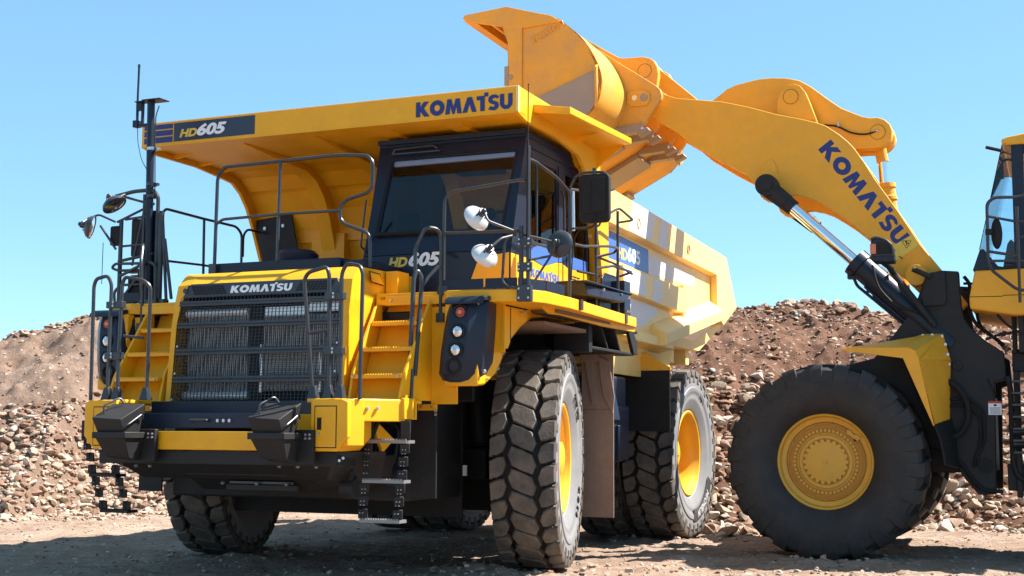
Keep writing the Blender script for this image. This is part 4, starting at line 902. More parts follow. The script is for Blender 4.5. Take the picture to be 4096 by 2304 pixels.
# canopy lettering
XC=1.2565
def cd(y0,y1,z0,z1,mat,name='decal'):
    q=MB(); q.box(XC-.001,XC+.002,y0,y1,z0,z1); return part(name,q,mat,can,smooth=False)
cd(-1.73,-.74,4.285,4.478,'stick')
for a,b in ((4.285,4.345),(4.358,4.415),(4.428,4.478)): cd(-2.105,-1.745,a,b,'blue')
me=font_mesh('HD',.045,.25); fit(me,(XC+.003,-1.655,4.322),(0,.22,0),(0,0,.085),'lettering','gold',can)
me=font_mesh('605',.045,.25); fit(me,(XC+.003,-1.44,4.322),(0,.36,0),(0,0,.125),'lettering','white',can)
me,_=glyph_mesh('KOMATSU'); fit(me,(XC+.001,1.08,4.288),(0,1.0,0),(0,0,.176),'lettering','blue',can)
# ================================================================== PERSON in the cab
def person():
    V=[];E=[];Rd=[]
    def v(p,r,par=None):
        V.append(p);Rd.append(r)
        if par is not None: E.append((par,len(V)-1))
        return len(V)-1
    pel=v((-.30,1.62,3.22),.15); ab=v((-.31,1.62,3.36),.135,pel); chst=v((-.30,1.62,3.55),.15,ab); nk=v((-.27,1.62,3.72),.055,chst)
    h0=v((-.25,1.62,3.80),.075,nk); h1=v((-.24,1.62,3.88),.088,h0); h2=v((-.25,1.62,3.95),.07,h1)
    for s in (-1,1):
        sh=v((-.29,1.62+s*.17,3.63),.065,chst); el=v((-.12,1.62+s*.24,3.42),.047,sh); wr=v((.14,1.62+s*.19,3.40),.032,el); pa=v((.21,1.62+s*.18,3.41),.034,wr)
        for k,dz in enumerate((.03,.01,-.01,-.03)):
            f1=v((.265-.008*abs(k-1.5),1.62+s*(.175+.004*k),3.41+dz),.009,pa); f2=v((.275-.01*abs(k-1.5),1.62+s*.155,3.405+dz),.008,f1); v((.25,1.62+s*.145,3.40+dz),.007,f2)
        t1=v((.225,1.62+s*.145,3.435),.010,pa); v((.25,1.62+s*.125,3.445),.008,t1)
        hp=v((-.22,1.62+s*.10,3.18),.095,pel); kn=v((.22,1.62+s*.13,3.20),.065,hp); an=v((.38,1.62+s*.13,2.80),.042,kn); v((.52,1.62+s*.13,2.72),.04,an)
    me=bpy.data.meshes.new('person'); me.from_pydata(V,E,[])
    o=bpy.data.objects.new('person',me); col.objects.link(o)
    sk=o.modifiers.new('skin','SKIN'); sv=me.skin_vertices[0].data if me.skin_vertices else None
    if sv is None:
        bm=bmesh.new(); bm.from_mesh(me); bm.verts.layers.skin.verify(); bm.to_mesh(me); bm.free(); sv=me.skin_vertices[0].data
    for i,r in enumerate(Rd): sv[i].radius=(r,r)
    sv[0].use_root=True
    su=o.modifiers.new('sub','SUBSURF'); su.levels=1; su.render_levels=1
    me.materials.append(M['shirt'])
    o['label']='driver in a green hi-vis vest sitting behind the cab glass of the dump truck'; o['category']='person'
    o.location=truck.location; o.rotation_euler=truck.rotation_euler
    m=MB(); m.ball((-.245,1.62,3.885),.105,.98,.80,1.12); m.cyl((-.15,1.62,3.86),(-.135,1.62,3.865),.014,8,r2=.008); m.ball((-.245,1.71,3.88),.022,.7,.5,1.2); m.ball((-.245,1.53,3.88),.022,.7,.5,1.2); part('face',m,'skin',o)
    m=MB()
    for s in (-1,1): m.ball((-.152,1.62+s*.033,3.895),.010,seg=8)
    m.box(-.147,-.140,1.598,1.642,3.835,3.841); part('eyes_and_mouth',m,'inside',o)
    m=MB(); m.lathe([(0,.128),(.02,.120),(.07,.105),(.10,.06),(.11,0)],(-.25,1.62,3.93),(0,0,1),24); m.box(-.16,-.09,1.55,1.69,3.925,3.935); part('hard_hat',m,'hat',o,bev=.003)
    m=MB(); pr=[(3.22,.19,.155),(3.36,.18,.145),(3.52,.205,.155),(3.62,.215,.14),(3.69,.13,.10)]
    vs=[];n=20
    for z,a,b in pr:
        for k in range(n): t=2*math.pi*k/n; vs.append((-.30+b*math.cos(t)*1.05,1.62+a*math.sin(t)*1.02,z))
    m.add(vs,[(j*n+i,j*n+(i+1)%n,(j+1)*n+(i+1)%n,(j+1)*n+i) for j in range(4) for i in range(n)]); ve=part('vest',m,'vest',o)
    m=MB()
    for s in (-1,1): m.strip([(-.133,1.62+s*.07,3.24),(-.125,1.62+s*.07,3.5),(-.14,1.62+s*.07,3.62),(-.19,1.62+s*.08,3.68)],[(-.133,1.62+s*.12,3.24),(-.13,1.62+s*.12,3.5),(-.15,1.62+s*.12,3.61),(-.2,1.62+s*.12,3.66)],.006)
    part('reflective_tape',m,'strip',ve)
person()
# ================================================================== WHEEL LOADER
PH=.38397
loader=thing('wheel_loader','large yellow wheel loader with its bucket raised over the dump truck body','wheel loader',(3.9731,16.2411,0),math.atan2(math.sin(PH),-math.cos(PH)))
L=loader
def lt():
    Rr=1.062; h=.445
    c=MB(); prof=[(h*.6,.50),(h*.82,.55),(h*.98,.66),(h*1.03,.78),(h*1.01,.90),(h*.97,.975),(h*.88,1.008),(h*.5,1.012),(0,1.012)]
    pr=[(-a,b) for a,b in prof]+[(a,b) for a,b in prof[::-1][1:]]
    c.lathe(pr,(0,0,0),(0,1,0),96)
    t=MB(); n=22
    for k in range(n):
        for s in (-1,1):
            a0=2*math.pi*(k+(.0 if s>0 else .5))/n
            # curved lug : from near centre to the shoulder and a little down the sidewall
            P=[]
            pts=[(.0,.0,Rr,.085),(.30,.03,Rr,.085),(.65,.055,Rr-.008,.09),(.90,.07,Rr-.022,.088),(1.0,.075,Rr-.075,.088),(1.035,.075,Rr-.16,.08)]
            vs=[]
            for (v,da,r,w) in pts:
                a=a0+da; dw=w/Rr/1.0
                low=.975 if v<.88 else r-.05
                for (aa,rr) in ((a-dw,low),(a-dw*.86,r),(a+dw*.86,r),(a+dw,low)): vs.append((math.cos(aa)*rr,s*v*h,math.sin(aa)*rr))
            fs=[]
            for j in range(len(pts)-1):
                for i in range(3): fs.append((j*4+i,j*4+i+1,(j+1)*4+i+1,(j+1)*4+i))
            fs+=[(0,1,2,3),tuple(range(20,24))]
            t.add(vs,fs)
    return c.mesh('tyre','ltyre'),t.mesh('tread','ltyre',True,30)
lc_,lt_=lt()
def lrim():
    m=MB(); m.lathe([(.26,.51),(.288,.52),(.295,.505),(.285,.49),(.22,.475),(.205,.43),(.215,.42),(.205,.41),(.205,.375),(.225,.365),(.225,.30),(.235,.29),(.235,.225),(.255,.215),(.262,.19),(.262,.02),(.262,0)],(0,0,0),(0,1,0),96); return m.mesh('rim','rimd',True,25)
lr_=lrim()
nut=MB()
for k in range(48):
    a=2*math.pi*k/48; nut.cyl((math.cos(a)*.335,.22,math.sin(a)*.335),(math.cos(a)*.335,.243,math.sin(a)*.335),.0155,10)
nut=nut.mesh('hub_bolts','rimd')
cog=MB()
for k in range(22):
    a=2*math.pi*k/22; c=(math.cos(a)*.222,math.sin(a)*.222); cog.cyl((c[0],.235,c[1]),(c[0],.262,c[1]),.020,10)
cog=cog.mesh('hub_cogs','rimd')
hc=MB(); hc.cyl((0,.262,0),(0,.270,0),.026,20); hc.cyl((0,.270,0),(0,.278,0),.014,6)
hc=hc.mesh('hub_centre','rimd')
gd=MB(); gd.lathe([(.2262,.362),(.2262,.306)],(0,0,0),(0,1,0),96); gd.lathe([(.2362,.25),(.2362,.20)],(0,0,0),(0,1,0),72); gd.lathe([(.2058,.41),(.2058,.378)],(0,0,0),(0,1,0),96)
gd=gd.mesh('rim_dark_ring','rimg')
gap=MB(); gap.lathe([(.2165,.4215),(.2165,.4165)],(0,0,0),(0,1,0),96); gap.lathe([(.2255,.362),(.2255,.358)],(0,0,0),(0,1,0),96); gap.lathe([(.2362,.286),(.2362,.283)],(0,0,0),(0,1,0),72); gap.lathe([(.2063,.447),(.2063,.443)],(0,0,0),(0,1,0),72) if False else None
gap.cyl((-.31,.226,.23),(-.31,.2275,.23),.013,12); gap.box(.40,.405,.2065,.2075,-.05,-.02)
gap=gap.mesh('rim_gap','rubplain')
def lwheel(x,s,rot=0):
    w=bpy.data.objects.new('wheel',lc_); col.objects.link(w); w.parent=L
    w.matrix_local=Matrix.Translation((x,s*1.325,1.018))@Matrix.Rotation(0 if s>0 else math.pi,4,'Z')@Matrix.Rotation(rot,4,'Y')
    for nm,me in (('tread',lt_),('rim',lr_),('hub_bolts',nut),('hub_cogs',cog),('hub_cap',hc),('rim_gap',gap),('rim_dark_ring',gd)):
        o=bpy.data.objects.new(nm,me); col.objects.link(o); o.parent=w
    m=MB(); m.prism([(-.22,.30),(-.34,.22),(-.37,.26),(-.33,.29),(-.30,.29),(-.26,.34),(-.22,.34)],'y',.206,.228); part('lock_bracket',m,'rimd',w,bev=.004)
lwheel(0,1); lwheel(0,-1,.5); lwheel(-4.6,1,.3); lwheel(-4.6,-1,.9)
# boom arms
bp=[(2.10,5.40),(1.9,5.38),(1.7,5.30),(1.15,5.22),(.85,5.14),(.52,5.03),(.25,4.96),(.08,4.91),(-.05,4.86),(-.2,4.75),(-.30,4.66),(-.37,4.58),(-.48,4.41),(-.6,4.2),(-.85,3.82),(-1.09,3.42),(-1.32,3.12),(-1.50,2.86),(-1.25,2.62),(-1.01,2.95),(-.78,3.17),(-.52,3.51),(-.35,3.68),(-.22,3.79),(-.08,3.89),(.06,3.98),(.18,4.03),(.30,4.06),(.38,4.06),(.47,4.00),(.56,3.99),(.65,4.01),(.71,4.06),(.75,4.18),(.89,4.34),(1.25,4.55),(1.55,4.75),(1.69,4.88),(1.92,5.03),(2.08,5.15)]
def arm(s):
    m=MB(); m.prism(bp,'y',s*.52,s*.66)
    a=part('boom_arm',m,'yellow_dusty',L,bev=.008)
    q=MB(); q.prism([(.68,4.02),(.70,4.36),(.66,4.46),(.60,4.50),(.54,4.46),(.50,4.30),(.44,4.08)],'y',s*.66,s*.675); part('boss_plate',q,'yellow_dusty',a,bev=.006)
    return a
a1=arm(1); a2=arm(-1)
m=MB(); m.cyl((.38,-.55,4.62),(.38,.55,4.62),.20,24); m.cyl((-1.05,-.8,3.1),(-1.05,.8,3.1),.12,20); m.box(.1,.7,-.42,.42,4.6,5.05); m.cyl((2.0,-.84,5.28),(2.0,.84,5.28),.08,20)
for s in (1,-1): m.prism([(.56,4.90),(.54,5.28),(.50,5.40),(.43,5.47),(.35,5.49),(.27,5.46),(.21,5.38),(.17,5.28),(.02,4.85)],'y',s*.30,s*.42)
ct=part('cross_tube',m,'yellow_dusty',L,bev=.006)
q=MB(); q.cyl((.38,.42,5.33),(.38,.43,5.33),.085,32); part('pivot_pin',q,'yellow_dusty',ct); q=MB(); q.lathe([(.4305,.086),(.4305,.090)],(.38,0,5.33),(0,1,0),32); part('pin_gap',q,'rubplain',ct)
me,_=glyph_mesh('KOMATSU')
O=Vector((.045,.6615,4.58)); ux=Vector((-.87,0,-1.165)); uy=Vector((-.150,0,.112))*1.22
fit(me,O,ux,uy,'lettering','blue',a1,depth=-.003)
q=MB(); q.prism([(-.785,3.435),(-1.0,3.56),(-1.07,3.44),(-.80,3.25),(-.735,3.33)],'y',.6605,.6625); lb_=part('warning_label',q,'label',a1,smooth=False)
def tri(c,r,rot,y,w):
    P=[(c[0]-r*math.cos(R(90+120*k+rot)),c[1]+r*math.sin(R(90+120*k+rot))) for k in range(3)]
    q=MB()
    for k in range(3):
        a,b=Vector((P[k][0],y,P[k][1])),Vector((P[(k+1)%3][0],y,P[(k+1)%3][1])); d=(b-a).normalized(); nn=Vector((-d.z,0,d.x))*w
        q.add([a-d*w*.5,b+d*w*.5,b+d*w*.5+nn,a-d*w*.5+nn],[(0,1,2,3)])
    return q
q=tri((-.93,3.455),.052,180,.6632,.006); q.box(-.955,-.925,.6628,.6634,3.45,3.462); q.box(-.935,-.915,.6628,.6634,3.465,3.485); q.box(-.935,-.925,.6628,.6634,3.43,3.45)
for i in range(3): q.box(-.865-.012*i,-.835-.012*i,.6628,.6634,3.305-.012*i,3.312-.012*i)
q.box(-.80,-.795,.6628,.6634,3.36,3.39); q.box(-.815,-.78,.6628,.6634,3.385,3.389)
part('label_symbols',q,'rubplain',lb_,smooth=False)
# bell crank
bc=[(1.55,5.36),(1.44,5.355),(1.36,5.38),(1.26,5.45),(1.17,5.52),(1.06,5.565),(.94,5.59),(.78,5.62),(.62,5.625),(.45,5.61),(.29,5.57),(.16,5.49),(-.07,5.30),(-.20,5.20),(-.34,5.13),(-.45,5.08),(-.53,5.06),(-.62,5.06),(-.70,5.03),(-.76,4.97),(-.785,4.88),(-.77,4.80),(-.72,4.74),(-.66,4.70),(-.55,4.69),(-.35,4.69),(-.06,4.80),(.35,4.80),(.9,4.95),(1.4,5.05),(1.6,5.20)]
m=MB(); m.prism(bc,'y',-.24,-.06); m.prism(bc,'y',.06,.24); m.prism([(x*.96+.02,z*.99+.04) for x,z in bc[:12]]+[(.2,5.1),(1.3,5.2)],'y',-.08,.08)
bk=part('bell_crank',m,'yellow_dusty',L,bev=.008)
q=MB(); q.cyl((-.62,-.25,4.88),(-.62,.25,4.88),.085,28); part('crank_pin',q,'yellow_dusty',bk)
q=MB(); q.lathe([(.251,.085),(.251,.089)],(-.62,0,4.88),(0,1,0),32); part('pin_gap',q,'rubplain',bk)
q=MB(); q.tube([(.0,.26,5.0),(-.15,.262,4.98),(-.30,.262,4.89),(-.42,.262,4.86),(-.52,.262,4.86),(-.60,.265,4.89)],.010,fil=.06); part('grease_line',q,'rubplain',bk)
q=MB(); q.cyl((-.57,.263,4.885),(-.63,.263,4.90),.012,8); q.box(-.18,-.16,.25,.275,4.97,5.02); part('grease_fitting',q,'steel',bk)
# tilt link
m=MB(); m.prism([(2.08,5.93),(2.03,5.86),(1.87,5.72),(1.49,5.38),(1.30,5.22),(1.42,5.02),(1.95,5.36),(2.20,5.62),(2.20,5.9)],'y',-.15,.15); part('tilt_link',m,'yellow_dusty',L,bev=.008)
# tilt cylinder
m=MB(); m.cyl((-.62,-.05,4.88),(-.62,.05,4.88),.14,24); m.cyl((-.62,0,4.88),(-.665,0,4.56),.070,24)
tc=part('tilt_cylinder',m,'yellow_dusty',L,bev=.004)
q=MB(); q.cyl((-.665,0,4.58),(-.685,0,4.2),.055,24); part('piston_rod',q,'chrome',tc)
q=MB(); q.cyl((-.682,0,4.29),(-.84,0,3.0),.105,28); q.lathe([(0,.11),(0,.125),(.05,.125),(.06,.11),(.15,.11),(.16,.12),(.2,.12),(.21,.108)],(-.683,0,4.29),(-.12,0,-1),32)
for k in range(10): a=k*.628; q.cyl((-.683+.115*math.cos(a),.115*math.sin(a),4.30),(-.683+.115*math.cos(a),.115*math.sin(a),4.25),.012,6)
q.cyl((-.74,.10,4.0),(-.80,.10,3.1),.022,10)
part('cylinder_barrel',q,'yellow_dusty',tc)
# lift cylinders
for s in (1,-1):
    y=s*.80
    m=MB(); m.cyl((.62,y-.09,4.16),(.62,y+.09,4.16),.128,28); d=Vector((-.735,0,-.685)).normalized()
    p=Vector((.62,y,4.16)); a=p+d*.10; b=p+d*.40
    m.cyl(a,p+d*.30,.095,20); m.cyl(p+d*.24,b,.090,20)
    m.prism([(.62+.08,4.07),(.70,4.22),(.60,4.27),(.36,4.02),(.30,3.93),(.40,3.83)],'y',y-.06,y+.06)
    lcy=part('lift_cylinder',m,'black',L,bev=.004)
    q=MB(); q.cyl((.62,y+s*.09,4.16),(.62,y+s*.105,4.16),.072,24); part('cylinder_pin',q,'black',lcy)
    q=MB(); q.cyl(p+d*.38,p+d*1.35,.067,28); part('piston_rod',q,'chrome',lcy)
    q=MB(); c0=p+d*1.33; q.cyl(c0,p+d*2.75,.142,28); q.lathe([(0,.09),(0,.165),(.10,.165),(.11,.142)],c0,d,28)
    n_=d.cross(Vector((0,1,0)))*(1 if True else -1)
    if n_.z>0: n_=-n_
    q.tube([c0+d*.12+n_*.15,c0+d*.2+n_*.19,c0+d*.9+n_*.17,c0+d*1.0+n_*.10],.018,fil=.04); q.tube([c0+d*.28+n_*.14+Vector((0,s*.06,0)),c0+d*.95+n_*.14+Vector((0,s*.06,0))],.016); q.box(c0.x-.06,c0.x+.08,y-.06,y+.06,c0.z-.20,c0.z-.08)
    part('cylinder_barrel',q,'navy',lcy)
# bucket
W2=1.84
m=MB()
def smooth(P,n=5):
    O=[]
    for i in range(len(P)-1):
        p0=Vector(P[max(i-1,0)]);p1=Vector(P[i]);p2=Vector(P[i+1]);p3=Vector(P[min(i+2,len(P)-1)])
        for k in range(n):
            t=k/n; O.append(tuple(.5*((2*p1)+(p2-p0)*t+(2*p0-5*p1+4*p2-p3)*t*t+(3*p1-p0-3*p2+p3)*t**3)))
    return O+[tuple(P[-1])]
shell=smooth([(2.90,6.08),(2.80,6.00),(2.62,5.83),(2.49,5.63),(2.41,5.44),(2.39,5.30),(2.42,5.12),(2.50,4.98),(2.62,4.88)])+[(3.50,4.38)]
def skin(P,y0,y1,t):
    Q=[]
    for i,(x,z) in enumerate(P):
        a=P[max(i-1,0)]; b=P[min(i+1,len(P)-1)]; dx,dz=b[0]-a[0],b[1]-a[1]; Lq=math.hypot(dx,dz); Q.append((x-dz/Lq*t,z+dx/Lq*t))
    m.prism(P+Q[::-1],'y',y0,y1)
skin(shell,-W2,W2,.035)
sd=[(3.60,6.10),(3.56,5.98),(3.49,5.79),(3.49,4.42)]+shell[::-1]
for s in (1,-1):
    m.prism(sd,'y',s*(W2-.03),s*W2)
    m.prism([(3.58,6.10),(3.49,5.79),(3.49,4.42),(3.36,4.45),(3.33,5.3),(3.33,6.11)],'y',s*W2,s*(W2+.02))
# spill guard
    m.prism([(4.03,6.215),(4.055,6.18),(4.03,6.14),(3.98,6.125),(3.60,6.04),(3.30,6.0),(2.86,6.04),(2.98,6.12),(3.30,6.21),(3.52,6.275)],'y',s*(W2-.0),s*(W2+.025))
m.strip([(4.03,-W2,6.20),(3.52,-W2,6.26),(2.98,-W2,6.12)],[(4.03,W2,6.20),(3.52,W2,6.26),(2.98,W2,6.12)],.02)
for x in (3.9,3.74): m.box(x-.02,x+.02,-W2,W2,6.10,6.17)
m.box(3.95,4.04,-W2,W2,6.135,6.165)
bu_=part('bucket',m,'bucket',L,bev=.006)
# wear strips under the floor and heel
q=MB(); fd_=Vector((.88,0,-.50)).normalized(); nn=Vector((-.50,0,-.88)).normalized()
def strip_(y0,y1,t,a,b):
    p0=Vector((2.60,0,4.865)); A=p0+fd_*a; B=p0+fd_*b
    q.hexa([A+Vector((0,y0,0))+nn*t,B+Vector((0,y0,0))+nn*t,B+Vector((0,y1,0))+nn*t,A+Vector((0,y1,0))+nn*t,A+Vector((0,y0,0))-nn*.02,B+Vector((0,y0,0))-nn*.02,B+Vector((0,y1,0))-nn*.02,A+Vector((0,y1,0))-nn*.02])
for y0,y1 in ((-.92,-.28),(.28,.92)): strip_(y0,y1,.045,.0,.95)
for y0,y1 in ((-1.84,-1.50),(1.50,1.84)): strip_(y0,y1,.03,.55,.95)
part('wear_plate',q,'worn',bu_,bev=.006)
q=MB()
for s in (1,-1): q.prism([(2.45,5.44),(2.42,5.30),(2.45,5.05),(2.58,4.90),(3.10,5.08),(3.2,5.14)],'y',s*W2,s*(W2+.028))
part('side_wear_plate',q,'worn',bu_,bev=.004)
q=MB()
for s in (1,-1): q.plate([(2.44,s*(W2+.02),5.50),(2.44,s*(W2+.075),5.46),(2.43,s*(W2+.075),5.05),(2.46,s*(W2+.02),5.0)],.025)
part('corner_strip',q,'bucket',bu_,bev=.004)
hp=[(1.90,5.41),(2.10,5.55),(2.32,5.70),(2.58,5.89),(2.72,5.92),(2.50,5.6),(2.40,5.05),(2.50,4.93),(2.35,4.86),(2.12,4.88),(2.02,4.98),(1.91,5.15),(1.845,5.23),(1.83,5.28),(1.85,5.36)]
for s in (1,-1):
    q=MB(); q.prism(hp,'y',s*.80,s*.88); q.prism(hp,'y',s*.32,s*.40)
    hb=part('hinge_plate',q,'bucket',bu_,bev=.008)
    q=MB(); q.prism([(2.04,5.36),(2.20,5.36),(2.25,5.32),(2.25,5.22),(2.20,5.17),(2.02,5.17),(1.97,5.22),(1.97,5.32)],'y',s*.88,s*.898); part('pin_cover',q,'bucket',hb,bev=.004)
    q=MB(); q.cyl((2.15,s*.898,5.27),(2.15,s*.905,5.27),.033,20); part('cover_bolt',q,'steel',hb)
    q=MB(); q.cyl((2.04,s*.898,5.27),(2.04,s*.904,5.27),.045,20)
    for k in range(3): a=k*2.09+1.5; q.cyl((2.04+.033*math.cos(a),s*.90,5.27+.033*math.sin(a)),(2.04+.033*math.cos(a),s*.907,5.27+.033*math.sin(a)),.010,8)
    part('pin_lock',q,'worn',hb)
    q=MB()
    for u0,u1 in ((.77,.91),(.29,.43)):
        q.hexa([(2.08,s*u1,4.86),(2.6,s*u1,4.80),(2.6,s*u0,4.80),(2.08,s*u0,4.86),(2.05,s*u1,4.96),(2.6,s*u1,4.90),(2.6,s*u0,4.90),(2.05,s*u0,4.96)]); q.hexa([(1.97,s*u1,4.87),(2.10,s*u1,4.80),(2.10,s*u0,4.80),(1.97,s*u0,4.87),(2.0,s*u1,4.91),(2.12,s*u1,4.87),(2.12,s*u0,4.87),(2.0,s*u0,4.91)])
    part('heel_shoe',q,'worn',hb,bev=.008)
q=MB()
cp=[(3.12,6.33),(2.90,6.185),(2.68,6.045),(2.60,6.03),(2.54,6.03),(2.36,6.025),(2.28,6.0),(2.22,5.96),(2.18,5.88),(2.165,5.78),(2.19,5.62),(2.45,5.4),(2.6,5.6),(2.9,6.0),(3.06,6.17)]
for s in (1,-1): q.prism(cp,'y',s*.29,s*.40)
cb_=part('centre_bracket',q,'bucket',bu_,bev=.008)
q=MB(); q.cyl((2.34,.0,5.84),(2.34,.405,5.84),.085,28); part('bracket_pin',q,'bucket',cb_); q=MB(); q.lathe([(.406,.085),(.406,.089)],(2.34,0,5.84),(0,1,0),28); part('pin_gap',q,'rubplain',cb_)
q=MB(); q.box(3.49,3.545,W2-.02,W2+.02,5.33,5.56); q.cyl((3.47,W2+.02,5.42),(3.47,W2+.035,5.42),.03,12); part('side_cutter',q,'worn',bu_,bev=.01)
q=MB(); q.strip([(3.34,-W2,4.46),(3.56,-W2,4.335)],[(3.34,W2,4.46),(3.56,W2,4.335)],-.045); part('cutting_edge',q,'worn',bu_,bev=.006)
q=MB()
for k in range(8):
    y=-W2+.12+k*(2*W2-.24)/7; q.hexa([(3.50,y-.06,4.30),(3.86,y-.04,4.14),(3.86,y+.04,4.14),(3.50,y+.06,4.30),(3.50,y-.06,4.41),(3.88,y-.04,4.17),(3.88,y+.04,4.17),(3.50,y+.06,4.41)])
part('bucket_teeth',q,'worn',bu_,bev=.006)
me,_=glyph_mesh('KOMATSU',.0); fit(me,(3.20,W2-.004,5.80),(-.32,0,.17),(.028,0,.055),'lettering','bucket',bu_,depth=.014)
q=MB()
a=Vector((3.24,W2+.002,5.87)); b=Vector((2.86,W2+.004,6.06)); c=Vector((2.83,W2+.004,5.98)); d_=Vector((3.21,W2+.004,5.78))
q.tube([a,b,c],.006,fil=.01,seg=6); part('weld_frame',q,'bucket',bu_)
# front frame
tw=[(-1.12,3.10),(-1.28,3.13),(-1.46,3.115),(-1.465,2.95),(-1.48,2.72),(-1.50,2.60),(-1.55,2.51),(-1.63,2.42),(-1.72,2.34),(-1.9,2.21),(-1.92,1.92),(-1.80,1.88),(-1.78,.68),(-1.60,.67),(-1.45,.86),(-1.27,1.13),(-1.0,1.2),(-.3,.85),(.3,.85),(.35,1.75),(-.2,2.08),(-.53,2.16),(-.62,2.26),(-.75,2.42),(-.98,2.72)]
m=MB()
for s in (1,-1): m.prism(tw,'y',s*.78,s*.92)
m.box(-1.75,.2,-.78,.78,.9,1.75); m.cyl((0,-1.1,1.0),(0,1.1,1.0),.28,24); m.box(-1.6,-1.0,-.78,.78,1.7,2.2)
ff=part('front_frame',m,'black',L,bev=.012)
q=MB(); q.prism([(-1.17,3.11),(-1.32,3.105),(-1.33,2.80),(-1.30,2.74),(-1.08,2.73),(-1.06,2.86),(-1.12,3.04)],'y',.92,.95); q.cyl((-1.42,.92,2.07),(-1.42,.94,2.07),.055,24); q.cyl((-1.42,.94,2.07),(-1.42,.95,2.07),.02,12)
q.box(-1.24,-1.06,.92,.935,2.69,2.72)
part('pivot_cover',q,'black',ff,bev=.006)
q=MB(); q.box(-1.86,-1.725,.925,.928,1.53,1.68); lab=part('warning_label',q,'white',ff); q=MB(); q.box(-1.86,-1.725,.9275,.929,1.655,1.68); part('label_header',q,'redlab',lab)
q=MB()
for i in range(6): q.box(-1.845,-1.74,.9275,.9285,1.545+.012*i,1.549+.012*i)
q.box(-1.81,-1.78,.9275,.9285,1.625,1.645)
part('label_text',q,'rubplain',lab,smooth=False)
q=MB(); q.cyl((-1.68,.90,.98),(-1.68,.925,.98),.085,24); part('access_hole',q,'rubplain',ff)
q=MB()
def hose(P,r): q.tube([(a,b,c) for a,b,c in P],r,fil=.10)
hose([(-1.27,1.0,1.92),(-1.42,1.0,1.84),(-1.52,1.0,1.66),(-1.52,1.0,1.45),(-1.42,1.0,1.30),(-1.26,1.0,1.28)],.034)
hose([(-1.28,.96,1.69),(-1.50,.96,1.71),(-1.60,.96,1.66),(-1.68,.96,1.55),(-1.68,.96,1.25),(-1.60,.95,1.08),(-1.60,.93,.98)],.014); hose([(-1.28,.96,1.62),(-1.46,.96,1.64),(-1.56,.96,1.60),(-1.64,.96,1.50),(-1.64,.96,1.22),(-1.57,.95,1.05),(-1.56,.93,.96)],.014)
hose([(-1.27,.95,1.22),(-1.45,.95,.98),(-1.62,.95,.72),(-1.85,.95,.71)],.02); hose([(-1.72,.93,1.93),(-1.78,.93,1.8),(-1.80,.93,1.71)],.006)
hose([(-1.5,.7,3.08),(-1.56,.7,3.0),(-1.55,.7,2.7),(-1.6,.7,2.55),(-1.9,.7,2.3)],.02); hose([(-1.48,.6,2.95),(-1.62,.6,2.92),(-1.62,.6,2.6),(-1.7,.6,2.45)],.018); hose([(-1.48,.5,3.02),(-1.60,.5,3.02),(-1.62,.5,2.85),(-1.58,.5,2.7)],.015)
hose([(-.70,.9,3.1),(-.72,.9,2.85),(-.85,.9,2.75),(-1.1,.9,2.72)],.014); hose([(-.55,1.0,3.2),(-.60,1.0,2.95),(-.80,1.0,2.72),(-1.05,1.0,2.66)],.014)
part('hydraulic_hose',q,'rubplain',ff)
q=MB(); q.tube([(-.66,1.42,3.18),(-.70,1.2,3.15),(-.72,1.02,3.10),(-1.15,1.0,2.50)],.036,fil=.06); q.tube([(-.92,.95,3.15),(-1.12,.95,3.05)],.03); part('lamp_post',q,'black',ff)
q=MB(); P=[(-.545,3.40),(-.60,3.435),(-.70,3.40),(-.76,3.34),(-.785,3.19),(-.77,3.16),(-.56,3.165),(-.54,3.20)]; q.prism(P,'y',1.34,1.60); hl=part('work_lamp',q,'navy',L,bev=.015)
q=MB(); q.box(-.60,-.545,1.60,1.61,3.25,3.36); q.box(-.545,-.535,1.36,1.60,3.25,3.36); part('orange_lens',q,'orange',hl,bev=.005)
q=MB(); q.prism([(-.60,3.245),(-.755,3.245),(-.745,3.33),(-.70,3.37),(-.60,3.37)],'y',1.60,1.607); part('dark_lens',q,'rubplain',hl)
q=MB(); q.tube([(-.545,1.605,3.41),(-.60,1.605,3.435),(-.70,1.605,3.40),(-.765,1.605,3.34),(-.785,1.605,3.20)],.013,fil=.03); q.tube([(-.55,1.605,3.235),(-.78,1.605,3.235)],.008); part('lamp_trim',q,'rail',hl)
# fender
for s in (1,-1):
    q=MB(); O=[(-.22,2.205),(-.28,2.245),(-.92,2.24),(-.98,2.20),(-1.02,2.10),(-1.15,1.42)]
    q.prism([(-.20,2.21),(-.28,2.245),(-.92,2.24),(-.98,2.20),(-1.02,2.10),(-1.155,1.42),(-1.14,1.40),(-.85,2.12)],'y',s*1.62,s*1.64)
    A=[(-.24,2.22),(-.28,2.245),(-.92,2.24),(-.98,2.20),(-1.02,2.10),(-1.155,1.42)]; Bq=[(-.70,2.30),(-.80,2.35),(-.99,2.42),(-1.21,2.42),(-1.28,2.13),(-1.255,1.47)]
    q.strip([(x,s*1.64,z) for x,z in A],[(x,s*.95,z) for x,z in Bq],-.012)
    f_=part('fender',q,'yellow_dusty',L,bev=.003)
    bolts(f_,[(x,s*.99,z) for x,z in ((-1.0,2.40),(-1.10,2.405),(-1.20,2.39),(-1.235,2.30),(-1.255,2.19),(-1.265,2.08),(-1.25,1.98))],(0,s,0),.018)
    q=MB(); q.strip([(-1.14,s*1.60,1.42),(-1.20,s*1.60,1.25),(-1.24,s*1.58,1.0)],[(-1.26,s*.95,1.48),(-1.30,s*.95,1.25),(-1.33,s*.95,.95)],.02); q.prism([(-.75,2.2),(-1.2,2.2),(-1.2,1.3),(-1.0,1.5)],'y',s*.93,s*.95); part('splash_flap',q,'rubplain',L)
